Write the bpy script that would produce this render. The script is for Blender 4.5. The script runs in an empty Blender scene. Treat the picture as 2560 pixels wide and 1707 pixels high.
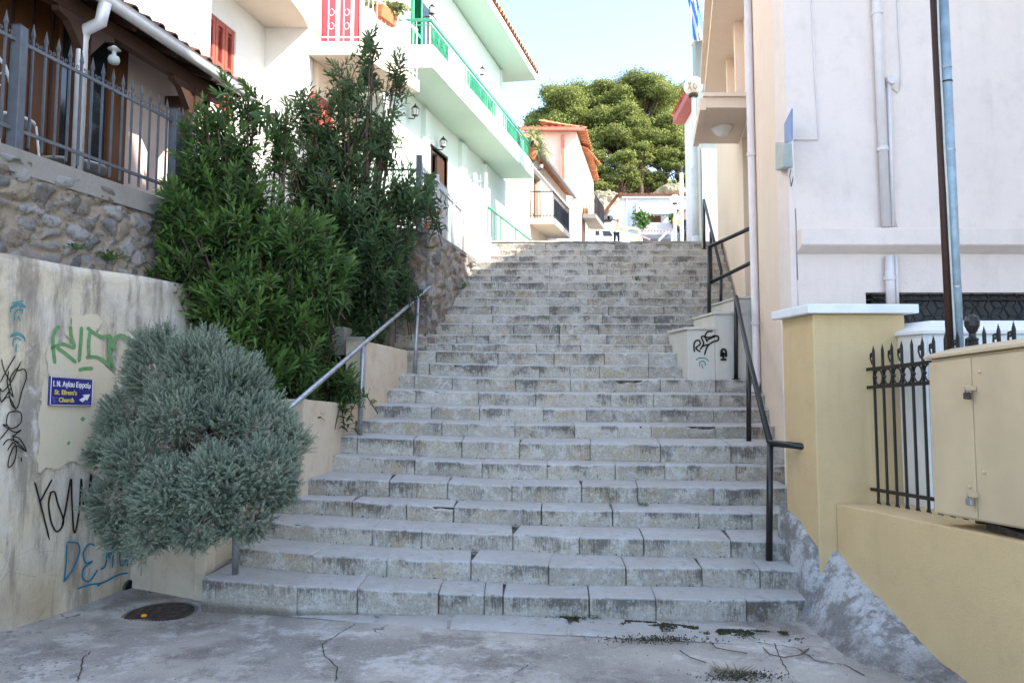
import bpy, math, random
import numpy as np
from mathutils import Vector, Matrix
random.seed(7); RNG = np.random.default_rng(11)
# ---------------------------------------------------------------- camera, sky, sun, exposure
F = 1760.0; U0 = 1280.0; V0 = 797.0; TH = math.radians(4.0); EYE = 2.0
CT, ST = math.cos(TH), math.sin(TH)
scn = bpy.context.scene
cd = bpy.data.cameras.new("camera"); cam = bpy.data.objects.new("camera", cd); scn.collection.objects.link(cam)
cam.location = (0, 0, EYE); cam.rotation_euler = (math.pi/2 + TH, 0, 0)
cd.sensor_width = 36; cd.lens = F/2560*36; cd.shift_y = -(853.5-V0)/2560; cd.clip_end = 2000; cd.clip_start = .05
scn.camera = cam
SUN_EL, SUN_AZ = math.radians(42), math.radians(-20)     # azimuth measured from +X, towards +Y
sdir = Vector((math.cos(SUN_EL)*math.cos(SUN_AZ), math.cos(SUN_EL)*math.sin(SUN_AZ), math.sin(SUN_EL)))
w = bpy.data.worlds.new("World"); scn.world = w; w.use_nodes = True
nt = w.node_tree; sky = nt.nodes.new("ShaderNodeTexSky"); sky.sky_type = 'NISHITA'; sky.sun_disc = False
sky.sun_elevation = SUN_EL; sky.sun_rotation = math.pi/2 - SUN_AZ; sky.air_density = 1.0; sky.dust_density = .9; sky.ozone_density = 1.0
nt.links.new(sky.outputs[0], nt.nodes["Background"].inputs[0]); nt.nodes["Background"].inputs[1].default_value = 0.15
sl = bpy.data.lights.new("sun", 'SUN'); sun = bpy.data.objects.new("sun", sl); scn.collection.objects.link(sun)
sl.energy = 2.9; sl.angle = math.radians(.55); sl.color = (1, .93, .82)
sun.rotation_euler = sdir.to_track_quat('Z', 'Y').to_euler(); sun.location = (10, -10, 20)
scn.view_settings.view_transform = 'Standard'; scn.view_settings.look = 'None'; scn.view_settings.gamma = 1
scn.view_settings.exposure = 2.18; scn.view_settings.use_curve_mapping = False
scn.cycles.max_bounces = 6; scn.cycles.diffuse_bounces = 4
# ---------------------------------------------------------------- geometry helpers
def ray(u, v):
    a = (u-U0)/F; b = (V0-v)/F
    return Vector((a, CT - b*ST, ST + b*CT))
def P(u, v, Y):
    d = ray(u, v); t = Y/d.y; return Vector((d.x*t, Y, EYE + d.z*t))
def onz(u, v, z):
    d = ray(u, v); t = (z-EYE)/d.z; return Vector((d.x*t, d.y*t, z))
def onx(u, v, x0, m):                      # vertical plane x = x0 + m*y
    d = ray(u, v); t = x0/(d.x - m*d.y); return Vector((d.x*t, d.y*t, EYE + d.z*t))
C = scn.collection; WL = {}
def tag(o, label=None, cat=None, group=None, kind=None):
    if label: o['label'] = label
    if cat: o['category'] = cat
    if group: o['group'] = group
    if kind: o['kind'] = kind
    return o
def thing(name, label, cat, loc=(0,0,0), group=None, kind=None):
    o = bpy.data.objects.new(name, None); C.objects.link(o); o.location = loc; o.empty_display_size = .2
    WL[o.name] = Vector(loc); return tag(o, label, cat, group, kind)
class MB:
    def __init__(s): s.v = []; s.f = []; s.m = []; s.c = []; s.n = 0; s.d = []
    def add(s, vs, fs, mi=0, col=None):
        b = s.n; s.v.extend([tuple(p) for p in vs]); s.n += len(vs)
        s.f.extend([tuple(i+b for i in f) for f in fs]); s.m.extend([mi]*len(fs))
        s.c.extend([col if col is not None else .5]*len(vs)); return s
    def box(s, a, b, mi=0):
        x0,y0,z0 = a; x1,y1,z1 = b
        return s.add([(x0,y0,z0),(x1,y0,z0),(x1,y1,z0),(x0,y1,z0),(x0,y0,z1),(x1,y0,z1),(x1,y1,z1),(x0,y1,z1)],
              [(0,3,2,1),(4,5,6,7),(0,1,5,4),(1,2,6,5),(2,3,7,6),(3,0,4,7)], mi)
    def bar(s, p, q, w, h=None, mi=0, up=(0,0,1)):      # rectangular bar p->q
        h = h or w; p = Vector(p); q = Vector(q); d = (q-p).normalized(); u = Vector(up)
        if abs(d.dot(u)) > .98: u = Vector((0,1,0))
        r = d.cross(u).normalized()*w/2; u = r.cross(d).normalized()*h/2
        vs = [p-r-u,p+r-u,p+r+u,p-r+u,q-r-u,q+r-u,q+r+u,q-r+u]
        return s.add(vs, [(0,3,2,1),(4,5,6,7),(0,1,5,4),(1,2,6,5),(2,3,7,6),(3,0,4,7)], mi)
    def obox(s, p, ax, ay, az, mi=0):                    # oriented box from corner p with edge vectors
        p, ax, ay, az = map(Vector, (p, ax, ay, az))
        vs = [p, p+ax, p+ax+ay, p+ay, p+az, p+ax+az, p+ax+ay+az, p+ay+az]
        return s.add(vs, [(0,3,2,1),(4,5,6,7),(0,1,5,4),(1,2,6,5),(2,3,7,6),(3,0,4,7)], mi)
    def prism(s, pts, d, mi=0):                          # polygon pts extruded by vector d
        n = len(pts); pts = [Vector(p) for p in pts]; d = Vector(d)
        return s.add(pts + [p+d for p in pts], [tuple(range(n))[::-1], tuple(range(n, 2*n))] + [(i, (i+1)%n, (i+1)%n+n, i+n) for i in range(n)], mi)
    def tube(s, pts, r, n=10, mi=0, cap=True):
        pts = [Vector(p) for p in pts]; rs = r if isinstance(r, (list, tuple)) else [r]*len(pts)
        vs = []; pr = None
        for i, p in enumerate(pts):
            d = (pts[min(i+1, len(pts)-1)] - pts[max(i-1, 0)]).normalized()
            if pr is None:
                u = Vector((0,0,1)) if abs(d.z) < .9 else Vector((1,0,0)); pr = d.cross(u).normalized()
            pr = (pr - d*pr.dot(d)).normalized(); q = d.cross(pr)
            for k in range(n):
                a = 2*math.pi*k/n; vs.append(p + (pr*math.cos(a) + q*math.sin(a))*rs[i])
        fs = [(i*n+k, i*n+(k+1)%n, (i+1)*n+(k+1)%n, (i+1)*n+k) for i in range(len(pts)-1) for k in range(n)]
        if cap: fs += [tuple(range(n))[::-1], tuple(range((len(pts)-1)*n, len(pts)*n))]
        return s.add(vs, fs, mi)
    def lathe(s, c, prof, n=20, mi=0):                   # prof: (r,z)
        c = Vector(c); vs = [c + Vector((r*math.cos(2*math.pi*k/n), r*math.sin(2*math.pi*k/n), z)) for r, z in prof for k in range(n)]
        fs = [(i*n+k, i*n+(k+1)%n, (i+1)*n+(k+1)%n, (i+1)*n+k) for i in range(len(prof)-1) for k in range(n)]
        fs += [tuple(range(n))[::-1], tuple(range((len(prof)-1)*n, len(prof)*n))]
        return s.add(vs, fs, mi)
    def sphere(s, c, r, n=16, mi=0, sc=(1,1,1)):
        c = Vector(c); vs = []; m = n//2
        for i in range(m+1):
            t = math.pi*i/m
            for k in range(n): a = 2*math.pi*k/n; vs.append(c + Vector((r*sc[0]*math.sin(t)*math.cos(a), r*sc[1]*math.sin(t)*math.sin(a), r*sc[2]*math.cos(t))))
        return s.add(vs, [(i*n+k, (i+1)*n+k, (i+1)*n+(k+1)%n, i*n+(k+1)%n) for i in range(m) for k in range(n)], mi)
    def build(s, name, mats, parent=None, smooth=False, loc=None, bevel=0, angle=None):
        o = link(name, np.array([tuple(p) for p in s.v], dtype=np.float64), s.f, mats, parent, smooth, loc, s.m, s.c, bevel, angle)
        if s.d and len(s.d) == len(s.v): at = o.data.attributes.new('drop', 'FLOAT', 'POINT'); at.data.foreach_set('value', np.asarray(s.d, dtype=np.float32))
        return o
def link(name, V, Fs, mats, parent=None, smooth=False, loc=None, mi=None, col=None, bevel=0, angle=None):
    base = WL[parent.name] if parent is not None else (Vector(loc) if loc is not None else None)
    if base is None: base = Vector((float(V[:,0].mean()), float(V[:,1].mean()), float(V[:,2].min())))
    V = V - np.array(base)
    me = bpy.data.meshes.new(name); me.from_pydata(V.tolist(), [], Fs if isinstance(Fs, list) else Fs.tolist()); 
    for m in (mats if isinstance(mats, (list, tuple)) else [mats]): me.materials.append(m)
    if mi is not None and any(mi): me.polygons.foreach_set('material_index', mi)
    if smooth: me.polygons.foreach_set('use_smooth', [True]*len(me.polygons))
    if col is not None:
        at = me.attributes.new('tone', 'FLOAT', 'POINT'); at.data.foreach_set('value', np.asarray(col, dtype=np.float32))
    me.update()
    o = bpy.data.objects.new(name, me); C.objects.link(o)
    if parent is not None: o.parent = parent
    else: o.location = base
    WL[o.name] = base
    if bevel:
        b = o.modifiers.new('bevel', 'BEVEL'); b.width = bevel; b.segments = 2; b.limit_method = 'ANGLE'; b.angle_limit = math.radians(40)
    return o
# smooth value noise (numpy)
_T = RNG.random((64, 64, 64))
def vnoise(p):
    i = np.floor(p).astype(int); f = p - i; f = f*f*(3-2*f); i &= 63; j = (i+1) & 63
    x0,y0,z0 = i[...,0],i[...,1],i[...,2]; x1,y1,z1 = j[...,0],j[...,1],j[...,2]; fx,fy,fz = f[...,0],f[...,1],f[...,2]
    def L(a,b,t): return a+(b-a)*t
    return L(L(L(_T[x0,y0,z0],_T[x1,y0,z0],fx),L(_T[x0,y1,z0],_T[x1,y1,z0],fx),fy),L(L(_T[x0,y0,z1],_T[x1,y0,z1],fx),L(_T[x0,y1,z1],_T[x1,y1,z1],fx),fy),fz)
def fbm(p, o=4):
    s = 0; a = .5; p = np.asarray(p, dtype=float)
    for k in range(o): s = s + a*(vnoise(p)-.5); p = p*2.03 + 17.3; a *= .5
    return s
# ---------------------------------------------------------------- materials
class NG:
    def __init__(s, name, rough=.8, spec=.3, metal=0):
        s.m = bpy.data.materials.new(name); s.m.use_nodes = True; s.t = s.m.node_tree; s.b = s.t.nodes['Principled BSDF']
        s.b.inputs['Roughness'].default_value = rough; s.b.inputs['Specular IOR Level'].default_value = spec; s.b.inputs['Metallic'].default_value = metal
        g = s.t.nodes.new('ShaderNodeNewGeometry'); s.pos = g.outputs['Position']; s.geo = g
    def n(s, ty, **k):
        x = s.t.nodes.new(ty)
        for a, b in k.items(): setattr(x, a, b)
        return x
    def l(s, a, b): s.t.links.new(a, b)
    def scale(s, v):
        m = s.n('ShaderNodeMapping'); m.inputs['Scale'].default_value = v; s.l(s.pos, m.inputs[0]); return m.outputs[0]
    def noise(s, sc, det=6, rough=.6, vec=None, dist=0):
        x = s.n('ShaderNodeTexNoise'); x.inputs['Scale'].default_value = sc; x.inputs['Detail'].default_value = det; x.inputs['Roughness'].default_value = rough
        x.inputs['Distortion'].default_value = dist; s.l(vec or s.pos, x.inputs['Vector']); return x.outputs['Fac']
    def vor(s, sc, feat='DISTANCE_TO_EDGE', vec=None, out='Distance'):
        x = s.n('ShaderNodeTexVoronoi', feature=feat); x.inputs['Scale'].default_value = sc; s.l(vec or s.pos, x.inputs['Vector']); return x.outputs[out]
    def ramp(s, fac, a, b, ca=0, cb=1):
        x = s.n('ShaderNodeMapRange', interpolation_type='SMOOTHSTEP'); x.inputs[1].default_value = a; x.inputs[2].default_value = b; x.inputs[3].default_value = ca; x.inputs[4].default_value = cb
        s.l(fac, x.inputs[0]); return x.outputs[0]
    def math(s, op, a, b):
        x = s.n('ShaderNodeMath', operation=op)
        for i, q in ((0, a), (1, b)):
            if isinstance(q, (int, float)): x.inputs[i].default_value = q
            else: s.l(q, x.inputs[i])
        return x.outputs[0]
    def mix(s, fac, a, b, mode='MIX'):
        x = s.n('ShaderNodeMix', data_type='RGBA', blend_type=mode)
        if isinstance(fac, (int, float)): x.inputs[0].default_value = fac
        else: s.l(fac, x.inputs[0])
        for i, q in ((6, a), (7, b)):
            if isinstance(q, (tuple, list)): x.inputs[i].default_value = (*q[:3], 1)
            else: s.l(q, x.inputs[i])
        return x.outputs[2]
    def attr(s, name='tone'):
        x = s.n('ShaderNodeAttribute', attribute_name=name); return x.outputs['Fac']
    def col(s, c):
        if isinstance(c, (tuple, list)): s.b.inputs['Base Color'].default_value = (*c[:3], 1)
        else: s.l(c, s.b.inputs['Base Color'])
    def bump(s, h, dist=.01, st=1):
        x = s.n('ShaderNodeBump'); x.inputs['Distance'].default_value = dist; x.inputs['Strength'].default_value = st; s.l(h, x.inputs['Height']); s.l(x.outputs[0], s.b.inputs['Normal'])
def plain(name, c, rough=.6, spec=.3, metal=0, var=.12, sc=6, bump=0):
    g = NG(name, rough, spec, metal); nz = g.noise(sc); d = tuple(max(0, x*(1-2*var)) for x in c)
    g.col(g.mix(g.ramp(nz, .3, .7), d, c))
    if bump: g.bump(g.noise(sc*14), bump)
    return g.m
def stucco(name, c, c2=None, dirt=.25, dirtc=(.2,.17,.13), bump=.004, sc=60, streak=.3):
    g = NG(name, .9, .15); c2 = c2 or tuple(x*.9 for x in c)
    a = g.mix(g.ramp(g.noise(.7), .35, .65), c, c2)
    a = g.mix(g.ramp(g.noise(5, 8, .7), .45, .8, 0, dirt*.5), a, dirtc)
    a = g.mix(g.ramp(g.noise(1.6, 6, .65, g.scale((3,3,.35))), .5, .85, 0, streak), a, dirtc)
    g.col(a); g.bump(g.noise(sc, 4, .6), bump); return g.m
M = {}
M['pink_front'] = stucco('pink_stucco', (.82,.70,.63), (.77,.655,.59), .25, bump=.006, sc=45, streak=.16)
M['pink_side'] = stucco('peach_stucco', (.82,.67,.54), (.78,.63,.51), .12, bump=.006, sc=45, streak=.1)
M['ochre'] = stucco('ochre_stucco', (.66,.49,.27), (.60,.44,.24), .30, bump=.006, sc=70, streak=.20)
M['ochre_metal'] = plain('ochre_paint', (.62,.475,.30), .5, .4, 0, .08, 2.2, .0006)
M['white_cap'] = plain('white_marble', (.82,.83,.84), .5, .4, 0, .04)
M['white_wall'] = stucco('white_wall', (.82,.80,.75), None, .12, streak=.06)
M['cream_wall'] = stucco('cream_wall', (.78,.67,.55), None, .15, streak=.08)
M['peach_wall'] = stucco('peach_wall', (.80,.62,.45), None, .12, streak=.06)
M['green_wall'] = stucco('pale_green_wall', (.60,.71,.65), (.64,.73,.67), .10, streak=.06)
M['mint_soffit'] = stucco('mint_soffit', (.46,.60,.50), (.50,.61,.52), .12, streak=.0)
M['beige_wall'] = stucco('beige_wall', (.62,.55,.46), None, .2, streak=.2)
M['blue_white'] = stucco('bluish_wall', (.74,.78,.82), None, .1, streak=.05)
M['grey_green'] = stucco('grey_marble_wall', (.34,.38,.36), None, .1, streak=.1)
M['concrete'] = stucco('grey_coping', (.27,.255,.23), (.20,.19,.175), .5, (.12,.11,.1), .006, 40)
M['planter'] = stucco('planter_plaster', (.62,.54,.43), (.56,.46,.35), 1.0, (.34,.23,.14), .005, 35, .45)
M['black'] = plain('black_paint', (.012,.012,.013), .35, .5, 0, .1)
M['dark'] = plain('dark_void', (.012,.012,.014), .8, .1)
M['galv'] = plain('galvanised', (.42,.44,.46), .38, .5, .7, .15, 14)
M['blue_galv'] = plain('galvanised_pole', (.36,.46,.52), .5, .4, .3, .16, 9)
M['fence_grey'] = plain('blue_grey_paint', (.115,.13,.15), .5, .4, .1, .12)
M['fence_pale'] = plain('pale_grey_paint', (.55,.57,.56), .5, .4, .1, .12)
M['white'] = plain('white_paint', (.80,.80,.79), .45, .4, 0, .04)
M['globe'] = plain('opal_globe', (.82,.80,.76), .3, .5, 0, .06, 9)
M['lamp_pole'] = plain('pale_blue_pole', (.62,.68,.70), .5, .4, 0, .06)
M['green'] = plain('green_paint', (.05,.30,.17), .45, .4, 0, .1)
M['red'] = plain('red_shutter', (.42,.10,.07), .55, .3, 0, .1)
M['brightred'] = plain('bright_red_door', (.55,.03,.04), .5, .3, 0, .1)
M['yellow'] = plain('yellow_cloth', (.75,.60,.08), .8, .1)
M['glass'] = plain('dark_glass', (.03,.035,.04), .08, .6)
M['tyre'] = plain('tyre', (.02,.02,.02), .8)
M['skin'] = plain('skin', (.45,.27,.19), .6)
M['hair'] = plain('hair', (.05,.035,.02), .7)
M['denim'] = plain('dark_cloth', (.03,.035,.05), .9, .1)
M['orange'] = plain('orange_peel', (.80,.30,.02), .5)
M['tape'] = plain('red_tape', (.7,.05,.04), .6)
M['blue_sign'] = plain('blue_enamel', (.035,.03,.20), .35, .5, 0, .08)
M['sky_sign'] = plain('sky_blue_sign', (.16,.26,.52), .45, .4, 0, .08)
M['yellow_paint'] = plain('yellow_lettering', (.80,.66,.10), .5)
M['flag_blue'] = plain('flag_blue', (.08,.24,.60), .8)
M['terracotta_pot'] = plain('terracotta_pot', (.50,.20,.09), .8, .2)
M['soil'] = plain('soil', (.07,.05,.03), .95, .1, 0, .3, 12, .01)
M['petal'] = plain('geranium_petal', (.75,.03,.06), .6)
M['grey_box'] = plain('grey_plastic', (.42,.46,.44), .5, .4)
M['rust'] = plain('rusty_iron', (.10,.078,.065), .8, .2, 0, .3, 20)
g = NG('dark_wood', .6, .3); g.col(g.mix(g.noise(3, 6, .6, g.scale((2,2,30))), (.030,.014,.009), (.075,.035,.02))); M['dark_wood'] = g.m
g = NG('orange_wood', .5, .35); g.col(g.mix(g.noise(3, 6, .6, g.scale((10,10,1))), (.08,.030,.009), (.17,.068,.022))); M['orange_wood'] = g.m
g = NG('terracotta', .85, .15); a = g.mix(g.ramp(g.noise(4), .3, .7), (.42,.14,.07), (.60,.27,.14)); a = g.mix(g.ramp(g.noise(14), .5, .8), a, (.25,.13,.08)); g.col(a); M['tile'] = g.m
g = NG('dark_tile', .85, .15); a = g.mix(g.ramp(g.noise(6), .3, .7), (.08,.035,.025), (.16,.08,.055)); g.col(a); M['dark_tile'] = g.m
# weathered stone of the steps
g = NG('limestone_step', .82, .25); tone = g.attr(); drop = g.attr('drop')
off = g.n('ShaderNodeVectorMath', operation='ADD'); cmb = g.n('ShaderNodeCombineXYZ'); g.l(g.math('MULTIPLY', tone, 37.0), cmb.inputs[0]); g.l(g.math('MULTIPLY', tone, 91.0), cmb.inputs[2]); g.l(g.pos, off.inputs[0]); g.l(cmb.outputs[0], off.inputs[1]); ps = off.outputs[0]
def sc3(v):
    m = g.n('ShaderNodeMapping'); m.inputs['Scale'].default_value = v; g.l(ps, m.inputs[0]); return m.outputs[0]
a = g.mix(tone, (.37,.335,.28), (.56,.51,.43))
a = g.mix(g.ramp(g.noise(2.2, 7, .6, ps), .50, .66, 0, .7), a, (.47,.37,.24))
a = g.mix(g.ramp(g.noise(5, 8, .75, ps, .5), .47, .62, 0, .65), a, (.68,.655,.61))
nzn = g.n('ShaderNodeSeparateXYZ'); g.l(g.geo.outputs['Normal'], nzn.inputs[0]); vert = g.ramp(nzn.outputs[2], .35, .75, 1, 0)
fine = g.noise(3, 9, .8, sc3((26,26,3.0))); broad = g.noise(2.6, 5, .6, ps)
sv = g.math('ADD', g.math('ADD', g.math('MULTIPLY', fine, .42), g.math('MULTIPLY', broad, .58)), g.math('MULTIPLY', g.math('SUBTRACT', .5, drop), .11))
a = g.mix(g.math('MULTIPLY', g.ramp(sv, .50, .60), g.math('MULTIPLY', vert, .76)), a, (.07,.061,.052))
a = g.mix(g.math('MULTIPLY', g.ramp(g.noise(48, 7, .85, ps), .51, .60), .5), a, (.13,.12,.11))
a = g.mix(g.math('MULTIPLY', g.ramp(g.noise(21, 8, .85, ps), .53, .62), .6), a, (.72,.71,.69))
edge = g.math('MULTIPLY', g.ramp(drop, .03, .12, 1, 0), g.ramp(g.noise(13, 6, .7), .35, .5)); a = g.mix(g.math('MULTIPLY', edge, .6), a, (.66,.67,.69))
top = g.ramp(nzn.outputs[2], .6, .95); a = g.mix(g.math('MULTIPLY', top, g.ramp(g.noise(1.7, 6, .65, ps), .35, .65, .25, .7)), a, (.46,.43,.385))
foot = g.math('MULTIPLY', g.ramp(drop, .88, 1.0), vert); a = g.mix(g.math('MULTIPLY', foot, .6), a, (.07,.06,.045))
g.col(a); g.bump(g.math('ADD', g.noise(38, 9, .8), g.math('MULTIPLY', g.noise(7, 6), 1.4)), .022); M['step'] = g.m
g = NG('joint_mortar', .95, .1); g.col(g.mix(g.ramp(g.noise(9, 6, .7), .4, .65), (.06,.055,.04), (.22,.20,.17))); g.bump(g.noise(50), .01); M['joint'] = g.m
g = NG('rubble_stone', .9, .2); tone = g.attr(); x = g.n('ShaderNodeValToRGB'); g.l(tone, x.inputs[0]); e = x.color_ramp.elements
e[0].position = 0; e[0].color = (.46,.38,.29,1); e[1].position = 1; e[1].color = (.30,.29,.285,1)
for p_, c_ in ((.16,(.42,.35,.27,1)),(.24,(.30,.29,.28,1)),(.5,(.48,.46,.45,1)),(.6,(.25,.165,.12,1)),(.66,(.33,.28,.22,1)),(.85,(.16,.16,.165,1))):
    q = e.new(p_); q.color = c_
a = g.mix(g.ramp(g.noise(11, 9, .8), .5, .66, 0, .75), x.outputs[0], (.07,.058,.048)); a = g.mix(g.ramp(g.noise(9, 8, .75), .52, .66, 0, .6), a, (.43,.37,.29)); a = g.mix(g.ramp(g.noise(35, 6, .7), .55, .75, 0, .5), a, (.55,.52,.47))
g.col(a); g.bump(g.noise(22, 9, .8), .05); M['rubble'] = g.m
# aged painted plaster of the graffiti wall
g = NG('aged_plaster', .85, .2); a = g.mix(g.ramp(g.noise(1.1, 5, .6), .4, .62), (.60,.56,.49), (.62,.54,.40))
a = g.mix(g.ramp(g.noise(1.2, 7, .7, g.scale((3.2,3.2,.5))), .46, .62, 0, .75), a, (.20,.175,.15))
a = g.mix(g.ramp(g.noise(3.5, 6, .7), .56, .7, 0, .6), a, (.70,.69,.69))
sx = g.n('ShaderNodeSeparateXYZ'); g.l(g.pos, sx.inputs[0])
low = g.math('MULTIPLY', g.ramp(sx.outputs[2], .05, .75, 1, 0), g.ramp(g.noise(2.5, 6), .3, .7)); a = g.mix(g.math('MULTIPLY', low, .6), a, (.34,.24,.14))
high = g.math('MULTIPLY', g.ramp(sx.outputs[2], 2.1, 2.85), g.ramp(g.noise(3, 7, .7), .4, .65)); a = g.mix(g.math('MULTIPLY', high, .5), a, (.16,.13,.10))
cr = g.ramp(g.vor(6, vec=g.n('ShaderNodeVectorMath').outputs[0]) if False else g.vor(5), .0, .012, 1, 0); a = g.mix(g.math('MULTIPLY', cr, g.ramp(g.noise(1.4), .5, .6, 0, .5)), a, (.2,.17,.14))
g.col(a); g.bump(g.math('ADD', g.noise(22, 8, .7), g.noise(3, 4)), .010); M['aged'] = g.m
# street concrete
g = NG('street_concrete', .85, .25); a = g.mix(g.ramp(g.noise(.9, 6, .6), .35, .65), (.29,.262,.23), (.49,.445,.385))
a = g.mix(g.ramp(g.noise(2.1, 9, .78), .50, .60, 0, .75), a, (.62,.59,.55))
a = g.mix(g.ramp(g.noise(1.3, 9, .75), .52, .62, 0, .65), a, (.17,.15,.13)); a = g.mix(g.ramp(g.noise(60, 4, .7), .56, .68, 0, .7), a, (.62,.61,.6)); a = g.mix(g.ramp(g.noise(38, 5, .7), .62, .72, 0, .7), a, (.09,.085,.08))
wv = g.n('ShaderNodeVectorMath', operation='ADD'); nn = g.n('ShaderNodeTexNoise'); nn.inputs['Scale'].default_value = 2.5; g.l(g.pos, nn.inputs[0]); sc_ = g.n('ShaderNodeVectorMath', operation='SCALE'); sc_.inputs[3].default_value = .9; g.l(nn.outputs[1], sc_.inputs[0]); g.l(g.pos, wv.inputs[0]); g.l(sc_.outputs[0], wv.inputs[1])
ck = g.math('MULTIPLY', g.ramp(g.vor(.62, vec=wv.outputs[0]), .001, .006, 1, 0), g.ramp(g.noise(.9, 3), .5, .58)); a = g.mix(g.math('MULTIPLY', ck, .75), a, (.06,.055,.05))
sp = g.ramp(g.vor(2.2, 'F1'), .045, .06, 1, 0); a = g.mix(g.math('MULTIPLY', sp, g.ramp(g.noise(5), .5, .55, 0, .8)), a, (.07,.065,.065))
g.col(a); g.bump(g.math('SUBTRACT', g.noise(45, 8, .75), g.math('MULTIPLY', ck, .6)), .012); M['street'] = g.m
g = NG('lime_mortar', .9, .2); a = g.mix(g.ramp(g.noise(3.6, 9, .75), .44, .56), (.29,.275,.26), (.62,.62,.63)); a = g.mix(g.ramp(g.noise(22, 7, .7), .55, .7, 0, .7), a, (.13,.12,.11)); lo = g.mix(g.ramp(g.noise(7, 9, .8), .42, .6), (.22,.20,.18), (.44,.42,.40)); a = g.mix(g.attr(), lo, a); a = g.mix(g.math('MULTIPLY', g.ramp(g.noise(70, 6, .8), .52, .64), .6), a, (.12,.11,.10)); g.col(a); g.bump(g.noise(25, 8, .75), .03); M['mortar'] = g.m
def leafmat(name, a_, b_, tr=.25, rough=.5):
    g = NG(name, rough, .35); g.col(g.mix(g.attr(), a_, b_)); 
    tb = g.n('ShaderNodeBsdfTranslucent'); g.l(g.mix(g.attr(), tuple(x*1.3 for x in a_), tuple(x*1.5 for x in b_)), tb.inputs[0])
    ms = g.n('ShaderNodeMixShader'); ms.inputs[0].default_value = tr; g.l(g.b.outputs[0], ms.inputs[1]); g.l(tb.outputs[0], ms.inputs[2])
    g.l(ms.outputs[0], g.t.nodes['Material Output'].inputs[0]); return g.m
M['oleander'] = leafmat('oleander_leaf', (.026,.06,.022), (.13,.23,.05))
M['oleander_dark'] = leafmat('oleander_leaf_dark', (.038,.068,.03), (.11,.185,.07))
M['grey_leaf'] = leafmat('silver_leaf', (.08,.115,.085), (.34,.39,.29), .15)
M['pine'] = leafmat('pine_needles', (.04,.068,.018), (.27,.29,.065), .2, .8)
M['weed'] = leafmat('weed_leaf', (.04,.10,.02), (.11,.20,.04))
M['dry_weed'] = leafmat('dry_grass', (.10,.09,.05), (.22,.19,.11))
M['yucca'] = leafmat('yucca_leaf', (.12,.16,.06), (.34,.36,.16))
M['bark'] = plain('bark', (.16,.11,.08), .95, .1, 0, .3, 9, .01)
M['rock'] = stucco('pale_rock', (.42,.33,.22), (.28,.24,.15), .5, (.25,.2,.12), .05, 3)
g = NG('hill_ground', .95, .1); a = g.mix(g.ramp(g.noise(.35, 6), .42, .56), (.52,.42,.28), (.12,.16,.05)); a = g.mix(g.ramp(g.noise(1.4, 6), .45, .7), a, (.16,.15,.07)); g.col(a); g.bump(g.noise(2, 6), .3); M['hill'] = g.m

M['cream_bar'] = plain('cream_bar_paint', (.72,.66,.38), .5)
# ================================================================ GROUND, ROAD, HILL
def gz(Y): return .08*(5.8-Y) if Y < 5.8 else -.01*(Y-5.8)
def grid(xs, ys, fz, tw=None):
    X, Y = np.meshgrid(xs, ys, indexing='ij'); Z = fz(X, Y); V = np.stack([X, Y, Z], -1).reshape(-1, 3); n, m = X.shape
    I = np.arange(n*m).reshape(n, m); Fc = np.stack([I[:-1,:-1], I[1:,:-1], I[1:,1:], I[:-1,1:]], -1).reshape(-1, 4); return V, Fc
def ssz(t): t = np.clip(t, 0, 1); return t*t*(3-2*t)
WC = [(3.2,.22),(4.25,.14),(4.7,.21),(5.1,.33),(5.4,.43),(5.7,.54),(6.05,.68),(6.5,.80)]       # mortar foot of the low wall: (Y, z)
def street_z(X, Y):
    g0 = np.where(Y < 5.8, .08*(5.8-Y), -.01*(Y-5.8)); g0 = np.where(Y < -6, .944, g0)
    return g0 + .02*fbm(np.stack([X*.8, Y*.8, X*0], -1), 3) + .008*fbm(np.stack([X*5, Y*5, X*0+3], -1), 3)
xs = np.unique(np.concatenate([[-300,-120,-60,-30,-15,-8], np.arange(-5, 4.01, .055), [6,9,15,30,60,120,300]]))
ys = np.unique(np.concatenate([[-300,-100,-40,-15,-6,-2,0,2], np.arange(3, 6.9, .055), [7.2, 9, 14, 30, 60, 150, 300]]))
V, Fc = grid(xs, ys, street_z); tag(link('street', V, Fc, M['street'], smooth=True, loc=(0,0,0)), kind='structure')
def foot_z(X, Y):
    wz = np.interp(Y, [a for a,b in WC], [b for a,b in WC]); g0 = street_z(X, Y); xw = np.where(Y < 5.72, 2.58+(5.7-Y)*.08, 2.42)
    xi = np.interp(Y, [4.2, 5.0, 5.5, 5.8, 6.2, 6.6], [2.2, 2.16, 2.22, 2.28, 2.33, 2.38])
    t = ssz((X-xi)/(xw-xi)); n_ = fbm(np.stack([X*4, Y*4, X*0+9], -1), 4)
    return g0 - .02 + (wz-g0+.03)*t + ((.09*n_+.05*fbm(np.stack([X*16, Y*16, X*0+2], -1), 3))*np.clip(t*3+.15, 0, 1)) 
V, Fc = grid(np.arange(1.9, 2.9, .025), np.arange(4.2, 6.5, .025), foot_z)
ft = np.clip((V[:,2]-np.vectorize(gz)(V[:,1])-.02)/.12+1.6*fbm(V*3.1, 4), 0, 1)
tag(link('mortar_foot', V, Fc, M['mortar'], smooth=True, col=ft), kind='structure')
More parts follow.
